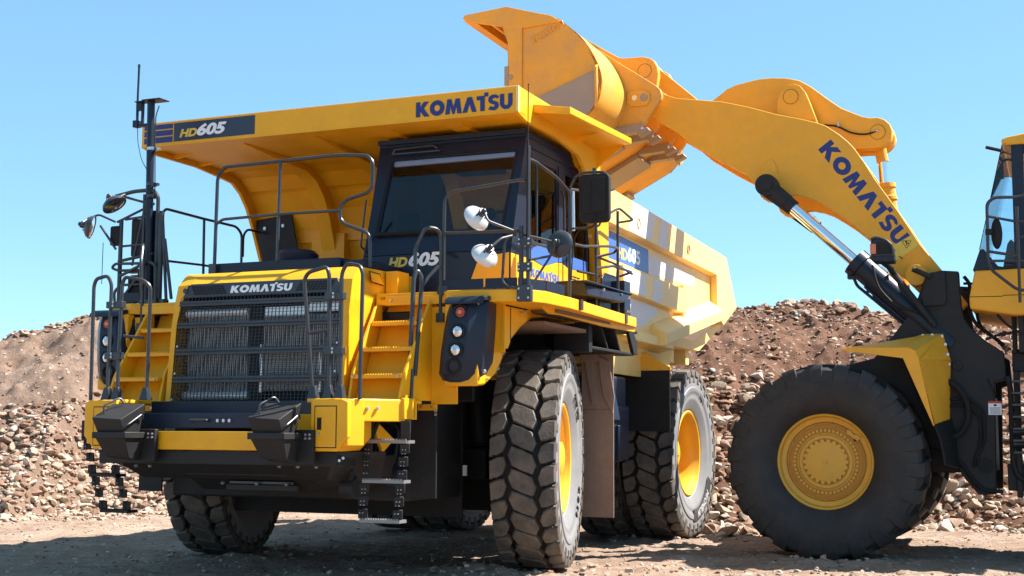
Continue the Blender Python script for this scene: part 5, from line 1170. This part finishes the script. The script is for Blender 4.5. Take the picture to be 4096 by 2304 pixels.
# rear frame, louvres, cab, engine hood (mostly beyond the picture edge)
m=MB(); m.box(-2.12,-1.90,-.9,.9,.72,1.0); m.box(-2.6,-1.98,-.8,.8,2.0,2.25); m.box(-2.05,-1.99,.6,.95,.65,2.0); m.tube([(-1.93,.95,1.95),(-1.96,.95,1.8),(-1.96,.95,1.0),(-2.02,.95,.85),(-2.3,.95,.78)],.03)
m.box(-6.8,-2.6,-.75,.75,.9,1.9); m.cyl((-4.6,-1.1,1.0),(-4.6,1.1,1.0),.28,20); m.box(-2.12,-2.06,.6,1.0,2.2,2.62); m.box(-2.04,-1.99,.75,.85,2.2,2.65)
rf_=part('rear_frame',m,'black',L,bev=.01)
q=MB()
for i in range(7): z=1.12+i*.125; q.box(-2.4,-1.985,.98,1.35,z,z+.02)
q.cyl((-2.3,1.1,1.35),(-1.98,1.1,1.35),.04,16); q.cyl((-2.3,1.1,1.22),(-1.98,1.1,1.22),.05,16); part('access_steps',q,'rail',rf_)
q=MB(); q.tube([(-1.72,.95,2.35),(-1.85,.96,2.40),(-2.0,.98,2.42)],.015); q.cyl((-1.88,.97,2.40),(-1.93,.97,2.41),.022,10); q.tube([(-1.85,1.0,2.62),(-1.95,1.0,2.5),(-2.1,1.0,2.4)],.014); part('rear_hose',q,'rubplain',rf_)
m=MB(); m.prism([(-1.62,3.10),(-3.4,3.12),(-3.4,2.60),(-2.02,2.60),(-1.56,2.68),(-1.555,2.80)],'y',-1.05,1.10)
cabl=part('cab',m,'yellow_dusty',L,bev=.02)
q=MB(); q.prism([(-2.0,4.47),(-1.94,4.50),(-1.93,4.53),(-2.0,4.56),(-2.2,4.59),(-3.5,4.62),(-3.5,4.47)],'y',-1.05,1.12); part('roof',q,'yellow_dusty',cabl,bev=.02)
q=MB(); q.box(-1.9,-1.555,1.101,1.103,2.805,2.812); q.box(-3.4,-1.9,1.101,1.103,2.815,2.822); part('panel_gap',q,'rubplain',cabl)
q=MB(); q.prism([(-2.03,3.12),(-2.03,4.47),(-2.15,4.47),(-2.15,3.12)],'y',1.0,1.10); q.box(-3.4,-3.25,1.0,1.1,3.1,4.47); q.box(-3.4,-2.1,1.0,1.08,4.38,4.47)
q.prism([(-1.60,3.10),(-1.68,3.33),(-1.72,3.33),(-1.86,3.14),(-2.03,3.11)],'y',-1.04,1.10)
part('cab_pillar',q,'navy',cabl,bev=.006)
for x0,x1 in ((-2.15,-2.03),(-3.4,-3.25)): q=MB(); q.box(x0,x1,-1.04,-.94,3.12,4.47); part('cab_pillar',q,'navy',cabl,bev=.006)
q=MB(); q.plate4((-1.68,-1.03,3.33),(-1.68,1.09,3.33),(-1.945,1.09,4.48),(-1.945,-1.03,4.48),.008); q.prism([(-1.69,3.33),(-1.94,4.47),(-2.03,4.47),(-2.03,3.14),(-1.86,3.14)],'y',1.085,1.09); q.prism([(-1.69,3.33),(-1.94,4.47),(-2.03,4.47),(-2.03,3.14),(-1.86,3.14)],'y',-1.03,-1.025); q.box(-3.25,-2.15,1.05,1.055,3.12,4.38); q.box(-3.25,-2.15,-1.0,-.995,3.12,4.38); part('cab_glass',q,'glassc',cabl,smooth=False)
q=MB(); q.prism([(-1.86,3.14),(-1.93,3.50),(-1.97,3.56),(-2.02,3.5),(-2.03,3.12)],'y',-.2,.2); q.box(-2.9,-2.4,-.3,.3,3.1,3.3); q.box(-3.0,-2.85,-.3,.3,3.3,4.0); part('console',q,'inside',cabl,bev=.02)
q=MB(); q.tube([(-1.75,.6,4.56),(-1.95,.6,4.50),(-2.06,.6,4.46)],.02); q.box(-1.93,-1.87,.5,.62,4.20,4.37); q.tube([(-1.9,.56,4.37),(-1.96,.56,4.42),(-2.05,.56,4.40)],.015); part('wiper_and_camera',q,'rubplain',cabl,bev=.005)
q=MB(); q.tube([(-2.3,1.5,3.92),(-2.08,1.5,3.82),(-1.82,1.5,3.83),(-1.745,1.5,3.77),(-1.74,1.5,3.15),(-1.77,1.5,3.05),(-2.02,1.5,2.83),(-2.4,1.5,2.82)],.017,fil=.06); q.tube([(-1.745,1.5,3.63),(-2.03,1.5,3.56),(-2.3,1.5,3.55)],.014); q.tube([(-1.75,1.5,3.25),(-2.05,1.5,3.19)],.016); q.tube([(-1.745,1.5,3.15),(-2.3,1.5,3.13)],.014); q.tube([(-2.04,1.5,2.70),(-2.04,1.5,3.72)],.016); q.tube([(-2.0,1.5,3.36),(-2.2,1.5,3.44)],.012)
rl=part('cab_handrail',q,'rail',L)
q=MB(); q.ball((-1.83,1.42,3.45),.05,1.15,.6,3.4,16); part('cab_mirror',q,'rubplain',rl); q=MB(); q.box(-1.79,-1.72,1.46,1.52,3.43,3.49); part('mirror_clamp',q,'rubplain',rl)
m=MB(); m.prism([(-3.4,3.0),(-6.2,2.7),(-6.9,2.4),(-6.9,1.9),(-3.4,1.9)],'y',-.95,.95); part('engine_hood',m,'yellow_dusty',L,bev=.03)
m=MB(); m.box(-3.4,-2.3,-1.6,1.6,2.50,2.58); m.box(-6.9,-3.4,-1.55,1.55,1.85,1.95); part('walkway',m,'black',L,bev=.01)

# settle the loader parts onto their true planes (lens calibration of the measured outlines)
FIX={'boom_arm':(.86,.66),'cross_tube':(.42,.42),'bell_crank':(.24,.24),'tilt_link':(.2,.15),'tilt_cylinder':(0,0),'lift_cylinder':(1.0,.82),'bucket':(1.84,1.84),'front_frame':(.92,.92),'work_lamp':(1.6,1.6),'fender':(1.64,1.64),'splash_flap':(1.6,1.6),'rear_frame':(.9,.9),'cab':(1.1,1.1),'cab_handrail':(1.5,1.5)}
FIX2={'hinge_plate':(1.1,.88),'centre_bracket':None,'lamp_post':(1.5,1.5)}
done=set()
def fixmesh(o,c):
    if c is None: return
    a,b=c
    if o.type=='MESH' and o.data.name not in done:
        done.add(o.data.name)
        for v in o.data.vertices:
            x,y,z=v.co
            dx=(1.77-a)*.0995+(.0088*x*abs(x) if x>0 else 0)+(a-b)*math.tan(R(22-12.8+3.45*max(x,0)))
            z+=(z-1.32)*(.0062*max(x,-2)+(a-b)*.06) if z>1.0 else 0
            v.co=(x+dx,y,z)
        o.data.update()
    for k in o.children: fixmesh(k,FIX2.get(k.name.split('.')[0],c))
for o in list(L.children):
    n_=o.name.split('.')[0]
    if n_ in FIX: fixmesh(o,FIX[n_])

# ---- pieces that do not touch become parts of their own -------------------
KEEP={'tread','grille_mesh','header_slots','vent_slots','hub_bolts','hub_cogs','hub_cap','tread_teeth','radiator_core','cooler_core','lettering','tyre_lettering','lens_detail','label_symbols','label_text','bolt','rim','rim_gap','rim_dark_ring','tyre','wheel','eyes_and_mouth','lettering_band','grille','canopy','dump_body','cab','hood'}
def split(o):
    nm=o.name.split('.')[0]
    if o.type!='MESH' or nm in KEEP or o.data.users>1 or len(o.data.vertices)>9000: return
    me=o.data; n=len(me.vertices); par=list(range(n))
    def fd(a):
        while par[a]!=a: par[a]=par[par[a]]; a=par[a]
        return a
    for p in me.polygons:
        v=p.vertices; r=fd(v[0])
        for k in v[1:]: par[fd(k)]=r
    comp={}
    for v in me.vertices: comp.setdefault(fd(v.index),[]).append(v)
    if len(comp)<2 or len(comp)>60: return
    bb=[]
    for r,vs in comp.items():
        bb.append([{r},[min(v.co[i] for v in vs)-.012 for i in range(3)],[max(v.co[i] for v in vs)+.012 for i in range(3)]])
    ch=True
    while ch:
        ch=False
        for i in range(len(bb)):
            for j in range(i+1,len(bb)):
                a,b=bb[i],bb[j]
                if all(a[1][k]<=b[2][k] and b[1][k]<=a[2][k] for k in range(3)):
                    a[0]|=b[0]; a[1]=[min(x,y) for x,y in zip(a[1],b[1])]; a[2]=[max(x,y) for x,y in zip(a[2],b[2])]; bb.pop(j); ch=True; break
            if ch: break
    if len(bb)<2 or len(bb)>14: return
    kids=list(o.children)
    for g in bb[1:]:
        c=o.copy(); c.data=me.copy(); col.objects.link(c); c.parent=o.parent
        bm=bmesh.new(); bm.from_mesh(c.data); bm.verts.ensure_lookup_table()
        bmesh.ops.delete(bm,geom=[v for v in bm.verts if fd(v.index) not in g[0]],context='VERTS'); bm.to_mesh(c.data); bm.free()
    g=bb[0]; bm=bmesh.new(); bm.from_mesh(me); bm.verts.ensure_lookup_table(); bmesh.ops.delete(bm,geom=[v for v in bm.verts if fd(v.index) not in g[0]],context='VERTS'); bm.to_mesh(me); bm.free()
def walk(o):
    for c in list(o.children): walk(c)
    if o.parent: split(o)
for r_ in (truck,loader): walk(r_)
# ================================================================== GROUND, HILL, ROCKS
def soil(name,kind):
    m,n,l,b=nt(name)
    tc=n.new('ShaderNodeTexCoord')
    def noi(sc,det=10,ro=.65,dist=0,vec=None):
        x=n.new('ShaderNodeTexNoise'); x.inputs['Scale'].default_value=sc; x.inputs['Detail'].default_value=det; x.inputs['Roughness'].default_value=ro; x.inputs['Distortion'].default_value=dist
        l.new(vec or tc.outputs['Object'],x.inputs['Vector']); return x
    a=noi(.7); c=noi(5,12,.7); d=noi(60,6,.7)
    if kind=='ground':
        mp=n.new('ShaderNodeMapping'); mp.inputs['Scale'].default_value=(.35,1.6,1); l.new(tc.outputs['Object'],mp.inputs[0])
        c=noi(3.5,13,.72,.3,mp.outputs[0])
        r1=ramp(n,[(.30,(.16,.098,.068)),(.46,(.285,.195,.142)),(.58,(.38,.285,.22)),(.72,(.50,.43,.365))])
    else:
        r1=ramp(n,[(.30,(.062,.030,.019)),(.45,(.125,.062,.039)),(.58,(.185,.10,.065)),(.74,(.28,.18,.125))])
    ad=n.new('ShaderNodeMath'); ad.operation='MULTIPLY_ADD'; ad.inputs[1].default_value=.45; l.new(a.outputs['Fac'],ad.inputs[0])
    m2=n.new('ShaderNodeMath'); m2.operation='MULTIPLY'; m2.inputs[1].default_value=.55; l.new(c.outputs['Fac'],m2.inputs[0]); l.new(m2.outputs[0],ad.inputs[2])
    l.new(ad.outputs[0],r1.inputs['Fac'])
    if kind!='ground':
        sx=n.new('ShaderNodeSeparateXYZ'); l.new(tc.outputs['Object'],sx.inputs[0]); mr=n.new('ShaderNodeMapRange'); mr.inputs[1].default_value=-3; mr.inputs[2].default_value=2; mr.inputs[3].default_value=1; mr.inputs[4].default_value=0; l.new(sx.outputs[0],mr.inputs[0])
        r3=ramp(n,[(.28,(.12,.072,.052)),(.45,(.19,.125,.092)),(.60,(.26,.18,.137)),(.78,(.34,.25,.20))]); l.new(ad.outputs[0],r3.inputs['Fac'])
        mz=n.new('ShaderNodeMixRGB'); l.new(mr.outputs[0],mz.inputs[0]); l.new(r1.outputs[0],mz.inputs[1]); l.new(r3.outputs[0],mz.inputs[2]); r1=mz
    # pebbles
    v=n.new('ShaderNodeTexVoronoi'); v.inputs['Scale'].default_value=11 if kind=='ground' else 9; l.new(tc.outputs['Object'],v.inputs['Vector'])
    r2=ramp(n,[(.0,(1,1,1)),(.26,(1,1,1)),(.34,(0,0,0))]); l.new(v.outputs['Distance'],r2.inputs['Fac'])
    sel=n.new('ShaderNodeMath'); sel.operation='GREATER_THAN'; sel.inputs[1].default_value=.62; sc_=n.new('ShaderNodeSeparateColor'); l.new(v.outputs['Color'],sc_.inputs[0]); l.new(sc_.outputs[0],sel.inputs[0])
    f=n.new('ShaderNodeMath'); f.operation='MULTIPLY'; l.new(r2.outputs[0],f.inputs[0]); l.new(sel.outputs[0],f.inputs[1])
    f2=n.new('ShaderNodeMath'); f2.operation='MULTIPLY'; f2.inputs[1].default_value=.6; l.new(f.outputs[0],f2.inputs[0])
    mx=n.new('ShaderNodeMixRGB'); l.new(f2.outputs[0],mx.inputs[0]); l.new(r1.outputs[0],mx.inputs[1]); mx.inputs[2].default_value=(.46,.37,.30,1)
    l.new(mx.outputs[0],b.inputs['Base Color']); b.inputs['Roughness'].default_value=.95; b.inputs['Specular IOR Level'].default_value=.15
    h=n.new('ShaderNodeMath'); h.operation='MULTIPLY_ADD'; h.inputs[1].default_value=.5; l.new(d.outputs['Fac'],h.inputs[0]); l.new(c.outputs['Fac'],h.inputs[2])
    h2=n.new('ShaderNodeMath'); h2.operation='MULTIPLY_ADD'; h2.inputs[1].default_value=.5; l.new(f.outputs[0],h2.inputs[0]); l.new(h.outputs[0],h2.inputs[2])
    bp=n.new('ShaderNodeBump'); bp.inputs['Strength'].default_value=.9; bp.inputs['Distance'].default_value=.05; l.new(h2.outputs[0],bp.inputs['Height']); l.new(bp.outputs[0],b.inputs['Normal'])
    return m
M['ground']=soil('packed_dirt','ground'); M['hill']=soil('loose_brown_soil','hill')
def lerp(P,x):
    if x<=P[0][0]: return P[0][1]
    for (a,b),(c,d) in zip(P,P[1:]):
        if x<=c: return b+(d-b)*(x-a)/(c-a)
    return P[-1][1]
BASE=[(-14,19.2),(-9,19.8),(-7.4,20.2),(-6.9,22.0),(-5.7,22.4),(-4,23.2),(-2,25.0),(0,25.6),(1.2,24.5),(2.2,19.2),(3.0,18.7),(4,19.0),(5,19.8),(6.2,20.0),(7.1,19.3),(9,19),(14,19)]
TOP=[(-40,1.5),(-20,2.3),(-13,2.75),(-10.1,3.05),(-9.4,3.33),(-8.6,3.45),(-8.0,3.60),(-6,3.6),(-3,3.55),(0,3.6),(3,3.8),(4.4,3.86),(5.2,3.84),(6.4,3.84),(7.0,3.75),(7.5,3.66),(8.6,3.55),(10.2,3.6),(14,3.5),(25,3.0),(45,1.5)]
YR=27.0
def fbm(x,y,z,o=4): return noise.fractal(Vector((x,y,z)),1.0,2.0,o)
def hill_h(x,y):
    yb=lerp(BASE,x); t=(y-yb)/(YR-yb); H=lerp(TOP,x)
    if t<0: return t*1.5
    if t<1:
        s=.80*t+.20*(t*t*(3-2*t)); k=s
        k=k+.10*math.sin(math.pi*t)   # slightly bulging face
        z=H*min(1.02,k)
    else: z=H*(1-.02*(t-1)**2) if y<34 else H*max(0,1-(y-34)/14)
    a=min(1,max(0,t*3)) 
    z+=a*(.16*fbm(x*.8,y*.8,3)+.09*fbm(x*2.4,y*2.0,7)+.05*fbm(x*6,y*5,1)+.022*fbm(x*15,y*12,5,3))
    g=fbm(x*1.3+y*.35,y*.25,11,3); z-=a*.16*max(0,g-.15)   # run-off gullies
    if .72<t<1.25: z+=.10*fbm(x*1.9,y*1.9,21,3)+.05*abs(fbm(x*5,2,9,3))
    return z
def grid(name,xs,ys,fn,mat):
    nx,ny=len(xs),len(ys); vs=[(x,y,fn(x,y)) for y in ys for x in xs]
    fs=[(j*nx+i,j*nx+i+1,(j+1)*nx+i+1,(j+1)*nx+i) for j in range(ny-1) for i in range(nx-1)]
    me=bpy.data.meshes.new(name); me.from_pydata(vs,[],fs); me.polygons.foreach_set('use_smooth',[True]*len(fs)); me.materials.append(M[mat]); me.update()
    o=bpy.data.objects.new(name,me); col.objects.link(o); o['kind']='structure'; return o
def spaced(segs):
    out=[segs[0][0]]
    for a,b,d in segs:
        n=max(1,round((b-a)/d)); out+=[a+(b-a)*k/n for k in range(1,n+1)]
    return out
hill=grid('hill',spaced([(-40,-14,1.0),(-14,-10.5,.2),(-10.5,-4,.055),(-4,2,.12),(2,10.6,.055),(10.6,14,.2),(14,45,1.0)]),spaced([(17.8,28.2,.06),(28.2,34,.5),(34,50,2)]),hill_h,'hill')
WH=[(truck.matrix_basis@Vector((0,1.78,0)),.34),(truck.matrix_basis@Vector((-4.3,1.87,0)),.34)]
BERM=[tuple((truck.matrix_basis@Vector(p))[:2]) for p in ((.1,1.85,0),(.1,-1.82,0),(-4.3,1.9,0))]+[tuple((loader.matrix_basis@Vector((0,1.4,0)))[:2])]
def gh(x,y):
    if abs(x)>14 or y>32 or y<8: return -.02
    q=(x-y*.18)*2.1; z=.022*math.sin(q*1.9+1.5*fbm(x*.2,y*.2,31,2))*max(0,fbm(x*.3,y*.25,33,2)+.3)+.028*fbm(x*.9,y*.9,2)+.022*fbm(x*3.2,y*3.2,8)+.014*fbm(x*9,y*7,4,3)+.028*max(0,fbm(x*5,y*3.4,15,3)-.12)+.012*abs(fbm(x*2.2,y*6,17,3))
    for wx,wy in BERM:
        d=math.hypot(x-wx,(y-wy)); z+=.05*math.exp(-((d-.62)/.16)**2)*(.6+.8*fbm(x*6,y*6,41,3))
    return z-.02
ground=grid('ground',spaced([(-1500,-60,240),(-60,-14,4),(-14,-7.2,.25),(-7.2,8.2,.05),(8.2,14,.25),(14,60,4),(60,1500,240)]),spaced([(-300,0,60),(0,11,1),(11,15.5,.045),(15.5,20.5,.07),(20.5,27,.25),(27,60,3),(60,1800,200)]),gh,'ground')
# rocks ---------------------------------------------------------------------
def rockmat(name,a,b,c):
    m,n,l,bs=nt(name); tc=n.new('ShaderNodeTexCoord'); oi=n.new('ShaderNodeObjectInfo')
    x=n.new('ShaderNodeTexNoise'); x.inputs['Scale'].default_value=7; x.inputs['Detail'].default_value=10; x.inputs['Roughness'].default_value=.7; l.new(tc.outputs['Object'],x.inputs['Vector'])
    r=ramp(n,[(.3,a),(.5,b),(.7,c)]); l.new(x.outputs['Fac'],r.inputs['Fac'])
    g=n.new('ShaderNodeNewGeometry'); sx=n.new('ShaderNodeSeparateXYZ'); l.new(g.outputs['Normal'],sx.inputs[0])
    l.new(r.outputs[0],bs.inputs['Base Color']); bs.inputs['Roughness'].default_value=.9; bs.inputs['Specular IOR Level'].default_value=.2
    y=n.new('ShaderNodeTexNoise'); y.inputs['Scale'].default_value=28; y.inputs['Detail'].default_value=6; l.new(tc.outputs['Object'],y.inputs['Vector'])
    bp=n.new('ShaderNodeBump'); bp.inputs['Strength'].default_value=.5; bp.inputs['Distance'].default_value=.02; l.new(y.outputs['Fac'],bp.inputs['Height']); l.new(bp.outputs[0],bs.inputs['Normal'])
    return m
RM=[rockmat('tan_rock',(.23,.165,.115),(.37,.285,.215),(.50,.41,.325)),rockmat('pinkish_rock',(.20,.125,.088),(.32,.22,.165),(.43,.32,.25)),rockmat('pale_rock',(.32,.265,.22),(.45,.385,.33),(.57,.51,.45)),rockmat('brown_rock',(.14,.075,.05),(.22,.13,.088),(.30,.195,.14))]
rk=random.Random(11)
def rock_proto(sub,seed):
    bm=bmesh.new(); bmesh.ops.create_icosphere(bm,subdivisions=sub,radius=1)
    rr=random.Random(seed); pl=[]
    for k in range(12):
        d=Vector((rr.gauss(0,1),rr.gauss(0,1),rr.gauss(0,1))).normalized(); pl.append((d,rr.uniform(.40,.78)))
    sx,sy,sz=1,rr.uniform(.65,.95),rr.uniform(.5,.8)
    for v in bm.verts:
        p=v.co.copy()
        for d,h in pl:
            t=p.dot(d)
            if t>h: p-=d*(t-h)*.92
        p+=p.normalized()*.05*noise.noise(p*2.6+Vector((seed,0,0)))
        v.co=Vector((p.x*sx,p.y*sy,p.z*sz))*1.3
    V=[tuple(v.co) for v in bm.verts]; F=[tuple(x.index for x in f.verts) for f in bm.faces]; bm.free(); return V,F
hi=[rock_proto(3,i) for i in range(10)]; lo_=[rock_proto(2,i+50) for i in range(8)]; tiny=[rock_proto(1,i+90) for i in range(5)]
ROCKME=[]
for i,(V,F) in enumerate(hi):
    for k in range(4):
        me=bpy.data.meshes.new('rock'); me.from_pydata(V,[],F); me.materials.append(RM[k]); me.polygons.foreach_set('use_smooth',[True]*len(F)); me.set_sharp_from_angle(angle=R(26)); me.update(); ROCKME.append(me)
def pick(): return rk.choices([0,1,2,3],[.42,.27,.10,.21])[0]
def surf_h(x,y): return max(hill_h(x,y),gh(x,y))
cands=[]
def zone(n,x0,x1,t0,t1,s0,s1,pw=1.0):
    for _ in range(n):
        x=rk.uniform(x0,x1); yb=lerp(BASE,x); t=t0+(t1-t0)*rk.random()**pw; y=yb+t*(YR-yb)
        cands.append((x,y,s0+(s1-s0)*rk.random()**2.2,t))
zone(1900,-9.8,-3.6,-.06,.42,.035,.115,1.25); zone(1000,-10.5,-4,-.04,.30,.04,.10,1.2); zone(90,-10.5,-4,.3,1.05,.03,.08)
zone(800,2.2,4.2,-.06,.5,.045,.15,1.2); zone(1300,4.0,10.4,-.05,.45,.045,.14,1.25); zone(420,2.6,10.6,.35,1.03,.03,.10)
zone(260,-3.6,2.2,-.05,.3,.06,.16)
for _ in range(240): # loose crest stones
    x=rk.choice([rk.uniform(-10.6,-7.0),rk.uniform(3.6,10.6)]); cands.append((x,YR+rk.uniform(-.7,.5),rk.uniform(.04,.13),1))
def hidden(x,y):
    u=x/y   # crude: directions wholly behind the truck
    return -.255<u<.03
# keep rocks clear of the wheels and spread apart
def clear(x,y,s):
    for w in ((truck.matrix_basis@Vector((-4.3,2.0,0))),(truck.matrix_basis@Vector((-4.3,-2.0,0)))):
        if (Vector((x,y,0))-w).length<1.0+s: return False
    return True
cands=[c for c in cands if clear(*c[:3])]
vis=[c for c in cands if not hidden(c[0],c[1])]
vis.sort(key=lambda c:-c[2]/c[1])
big=vis[:300]; bs=set(id(c) for c in big); rest=[c for c in cands if id(c) not in bs]
# a few named landmarks near the front
CN=['tan','pinkish','pale','brown']
def put(x,y,s,k=None,lab=None,grp=None,z=None,sink=.35):
    k=pick() if k is None else k
    o=bpy.data.objects.new('rock',rk.choice(ROCKME[k::4])); col.objects.link(o)
    o.location=(x,y,(surf_h(x,y) if z is None else z)+s*(.55-sink)); o.rotation_euler=(rk.uniform(-.5,.5),rk.uniform(-.5,.5),rk.uniform(0,6.3)); q=s*rk.uniform(.85,1.1); o.scale=(q,q*rk.uniform(.8,1),q*rk.uniform(.75,1))
    side='left' if x<-2 else 'right'
    t=(y-lerp(BASE,x))/(YR-lerp(BASE,x))
    if side=='left': pl='at the foot of the hill left of the dump truck' if t<.25 else ('on the bare slope left of the dump truck' if t<.9 else 'on the crest of the hill left of the dump truck')
    else:
        pl='at the foot of the hill between the dump truck and the loader' if x<5 else 'at the foot of the hill behind the loader'
        if t>=.25: pl=pl.replace('at the foot of the hill','on the hillside')
        if t>=.9: pl='on the crest of the hill above the loader wheel'
    o['label']=lab or f'{CN[k]} {"block" if s>.11 else "stone"} {pl}'; o['category']='rock'; o['group']=grp or f'{CN[k]} {"blocks" if s>.11 else "stones"} {pl}'
    return o
for x,y,s,t in big: put(x,y,s)
# stuff: thousands of smaller stones and pebbles
def scatter(name,items,protos,seed):
    rr=random.Random(seed); vs=[];fs=[];mi=[]
    for (x,y,s) in items:
        V,F=rr.choice(protos); o=len(vs); a=rr.uniform(0,6.3); b=rr.uniform(-.6,.6); ca_,sa=math.cos(a),math.sin(a); cb_2,sb=math.cos(b),math.sin(b)
        z0=surf_h(x,y)+s*.15; q=s*rr.uniform(.8,1.2); r_=s*rr.uniform(.7,1.1)
        for (vx,vy,vz) in V:
            vx*=q; vy*=q; vz*=r_; vy,vz=vy*cb_2-vz*sb,vy*sb+vz*cb_2
            vs.append((x+vx*ca_-vy*sa,y+vx*sa+vy*ca_,z0+vz))
        tt=(y-lerp(BASE,x))/(YR-lerp(BASE,x)); k=rr.choices([0,1,2,3],[.38,.25,.12,.25] if tt<.3 else [.14,.22,.06,.58])[0]
        fs+=[tuple(i+o for i in f) for f in F]; mi+=[k]*len(F)
    me=bpy.data.meshes.new(name); me.from_pydata(vs,[],fs); me.polygons.foreach_set('material_index',mi)
    for r in RM: me.materials.append(r)
    me.polygons.foreach_set('use_smooth',[True]*len(fs)); me.set_sharp_from_angle(angle=R(30)); me.update()
    o=bpy.data.objects.new(name,me); col.objects.link(o); o['kind']='stuff'; o['label']='loose smaller stones and gravel strewn over the hill and the dirt ground'; o['category']='gravel'; return o
items=[(x,y,s) for x,y,s,t in rest]
def more(n,x0,x1,t0,t1,s0,s1,pw=1.0):
    for _ in range(n):
        x=rk.uniform(x0,x1); yb=lerp(BASE,x); t=t0+(t1-t0)*rk.random()**pw; items.append((x,yb+t*(YR-yb),s0+(s1-s0)*rk.random()**2.5))
more(5200,-10.6,-3.8,-.09,.42,.018,.07,1.15); more(900,-10.6,-4,.25,1.04,.010,.04)
more(2600,2.2,10.6,-.08,.45,.022,.085,1.1); more(2600,2.6,10.6,.25,1.04,.012,.05)
for _ in range(1500): items.append((rk.choice([rk.uniform(-10.6,-7.0),rk.uniform(3.6,10.6)]),YR+rk.uniform(-1.2,.6),rk.uniform(.02,.07)))
scatter('gravel',items,lo_,3)
peb=[]
for _ in range(5200):
    y=12.2+11*rk.random()**1.3; x=rk.uniform(-.42,.42)*y; 
    if y<lerp(BASE,x)+.3: peb.append((x,y,.006+.026*rk.random()**3.2))
for _ in range(260):
    x=rk.uniform(2.0,7.5); peb.append((x,lerp(BASE,x)-rk.uniform(.1,1.0),rk.uniform(.02,.06)))
    x=rk.uniform(-9,-4); peb.append((x,lerp(BASE,x)-rk.uniform(.1,1.6),rk.uniform(.02,.06)))
for _ in range(90): peb.append((rk.uniform(-.8,3.6),12.6+rk.uniform(0,1.2),rk.uniform(.015,.05)))
for wx,wy in BERM:
    for _ in range(60):
        a_=rk.uniform(0,6.3); d_=rk.uniform(.5,1.0); peb.append((wx+math.cos(a_)*d_,wy+math.sin(a_)*d_,rk.uniform(.012,.04)))
scatter('pebbles',peb,tiny+lo_[:2],5)['label']='fine gravel and clods lying on the packed dirt in front of the machines'
# foot stones near the loader and truck wheels
for (x,y,s,k) in ((2.55,18.2,.20,1),(2.75,17.6,.17,3),(2.35,18.9,.18,0),(2.95,18.3,.16,0),(2.62,17.2,.10,0),(2.2,18.0,.13,2),(2.9,17.0,.06,0),(6.3,19.6,.24,1),(6.0,19.0,.17,2)):
    put(x,y,s,k)
# ================================================================== LIGHT, SKY, CAMERA
w=bpy.data.worlds.new('World'); scn.world=w; w.use_nodes=True; n=w.node_tree.nodes; l=w.node_tree.links
bgn=n['Background']; sk=n.new('ShaderNodeTexSky'); sk.sky_type='NISHITA'; sk.sun_disc=False
ts=Vector((SUN[0],SUN[1],0)).normalized(); el=R(SUN[2]); S=Vector((ts.x*math.cos(el),ts.y*math.cos(el),math.sin(el)))
sk.sun_elevation=el; sk.sun_rotation=math.atan2(ts.x,ts.y); sk.altitude=1400; sk.air_density=.8; sk.dust_density=.35; sk.ozone_density=1.6
tm=n.new('ShaderNodeMixRGB'); tm.blend_type='MULTIPLY'; tm.inputs[0].default_value=1; tm.inputs[2].default_value=(.92,1.07,1.08,1); l.new(sk.outputs[0],tm.inputs[1]); ev=n.new('ShaderNodeMixRGB'); ev.inputs[0].default_value=.5; ev.inputs[2].default_value=(1.36,2.90,4.0,1); l.new(tm.outputs[0],ev.inputs[1]); l.new(ev.outputs[0],bgn.inputs[0]); bgn.inputs[1].default_value=SKY
ld=bpy.data.lights.new('sun','SUN'); ld.energy=SUNE; ld.angle=R(.53); ld.color=(1,.95,.87)
lo=bpy.data.objects.new('sun',ld); col.objects.link(lo); lo.rotation_euler=S.to_track_quat('Z','Y').to_euler(); lo.location=(8,10,20)
cd_=bpy.data.cameras.new('camera'); cam=bpy.data.objects.new('camera',cd_); col.objects.link(cam)
cd_.sensor_width=36; cd_.lens=5454.2455/4096*36; cd_.clip_end=5000; cd_.clip_start=.1
cam.matrix_world=Matrix.Translation((0,0,1.32))@Matrix.Rotation(math.pi/2+.1052,4,'X')@Matrix.Rotation(.0047,4,'Z')
scn.camera=cam
scn.render.resolution_x=1024; scn.render.resolution_y=576
scn.view_settings.view_transform='Standard'; scn.view_settings.look='None'; scn.view_settings.gamma=1; scn.view_settings.exposure=EXPO
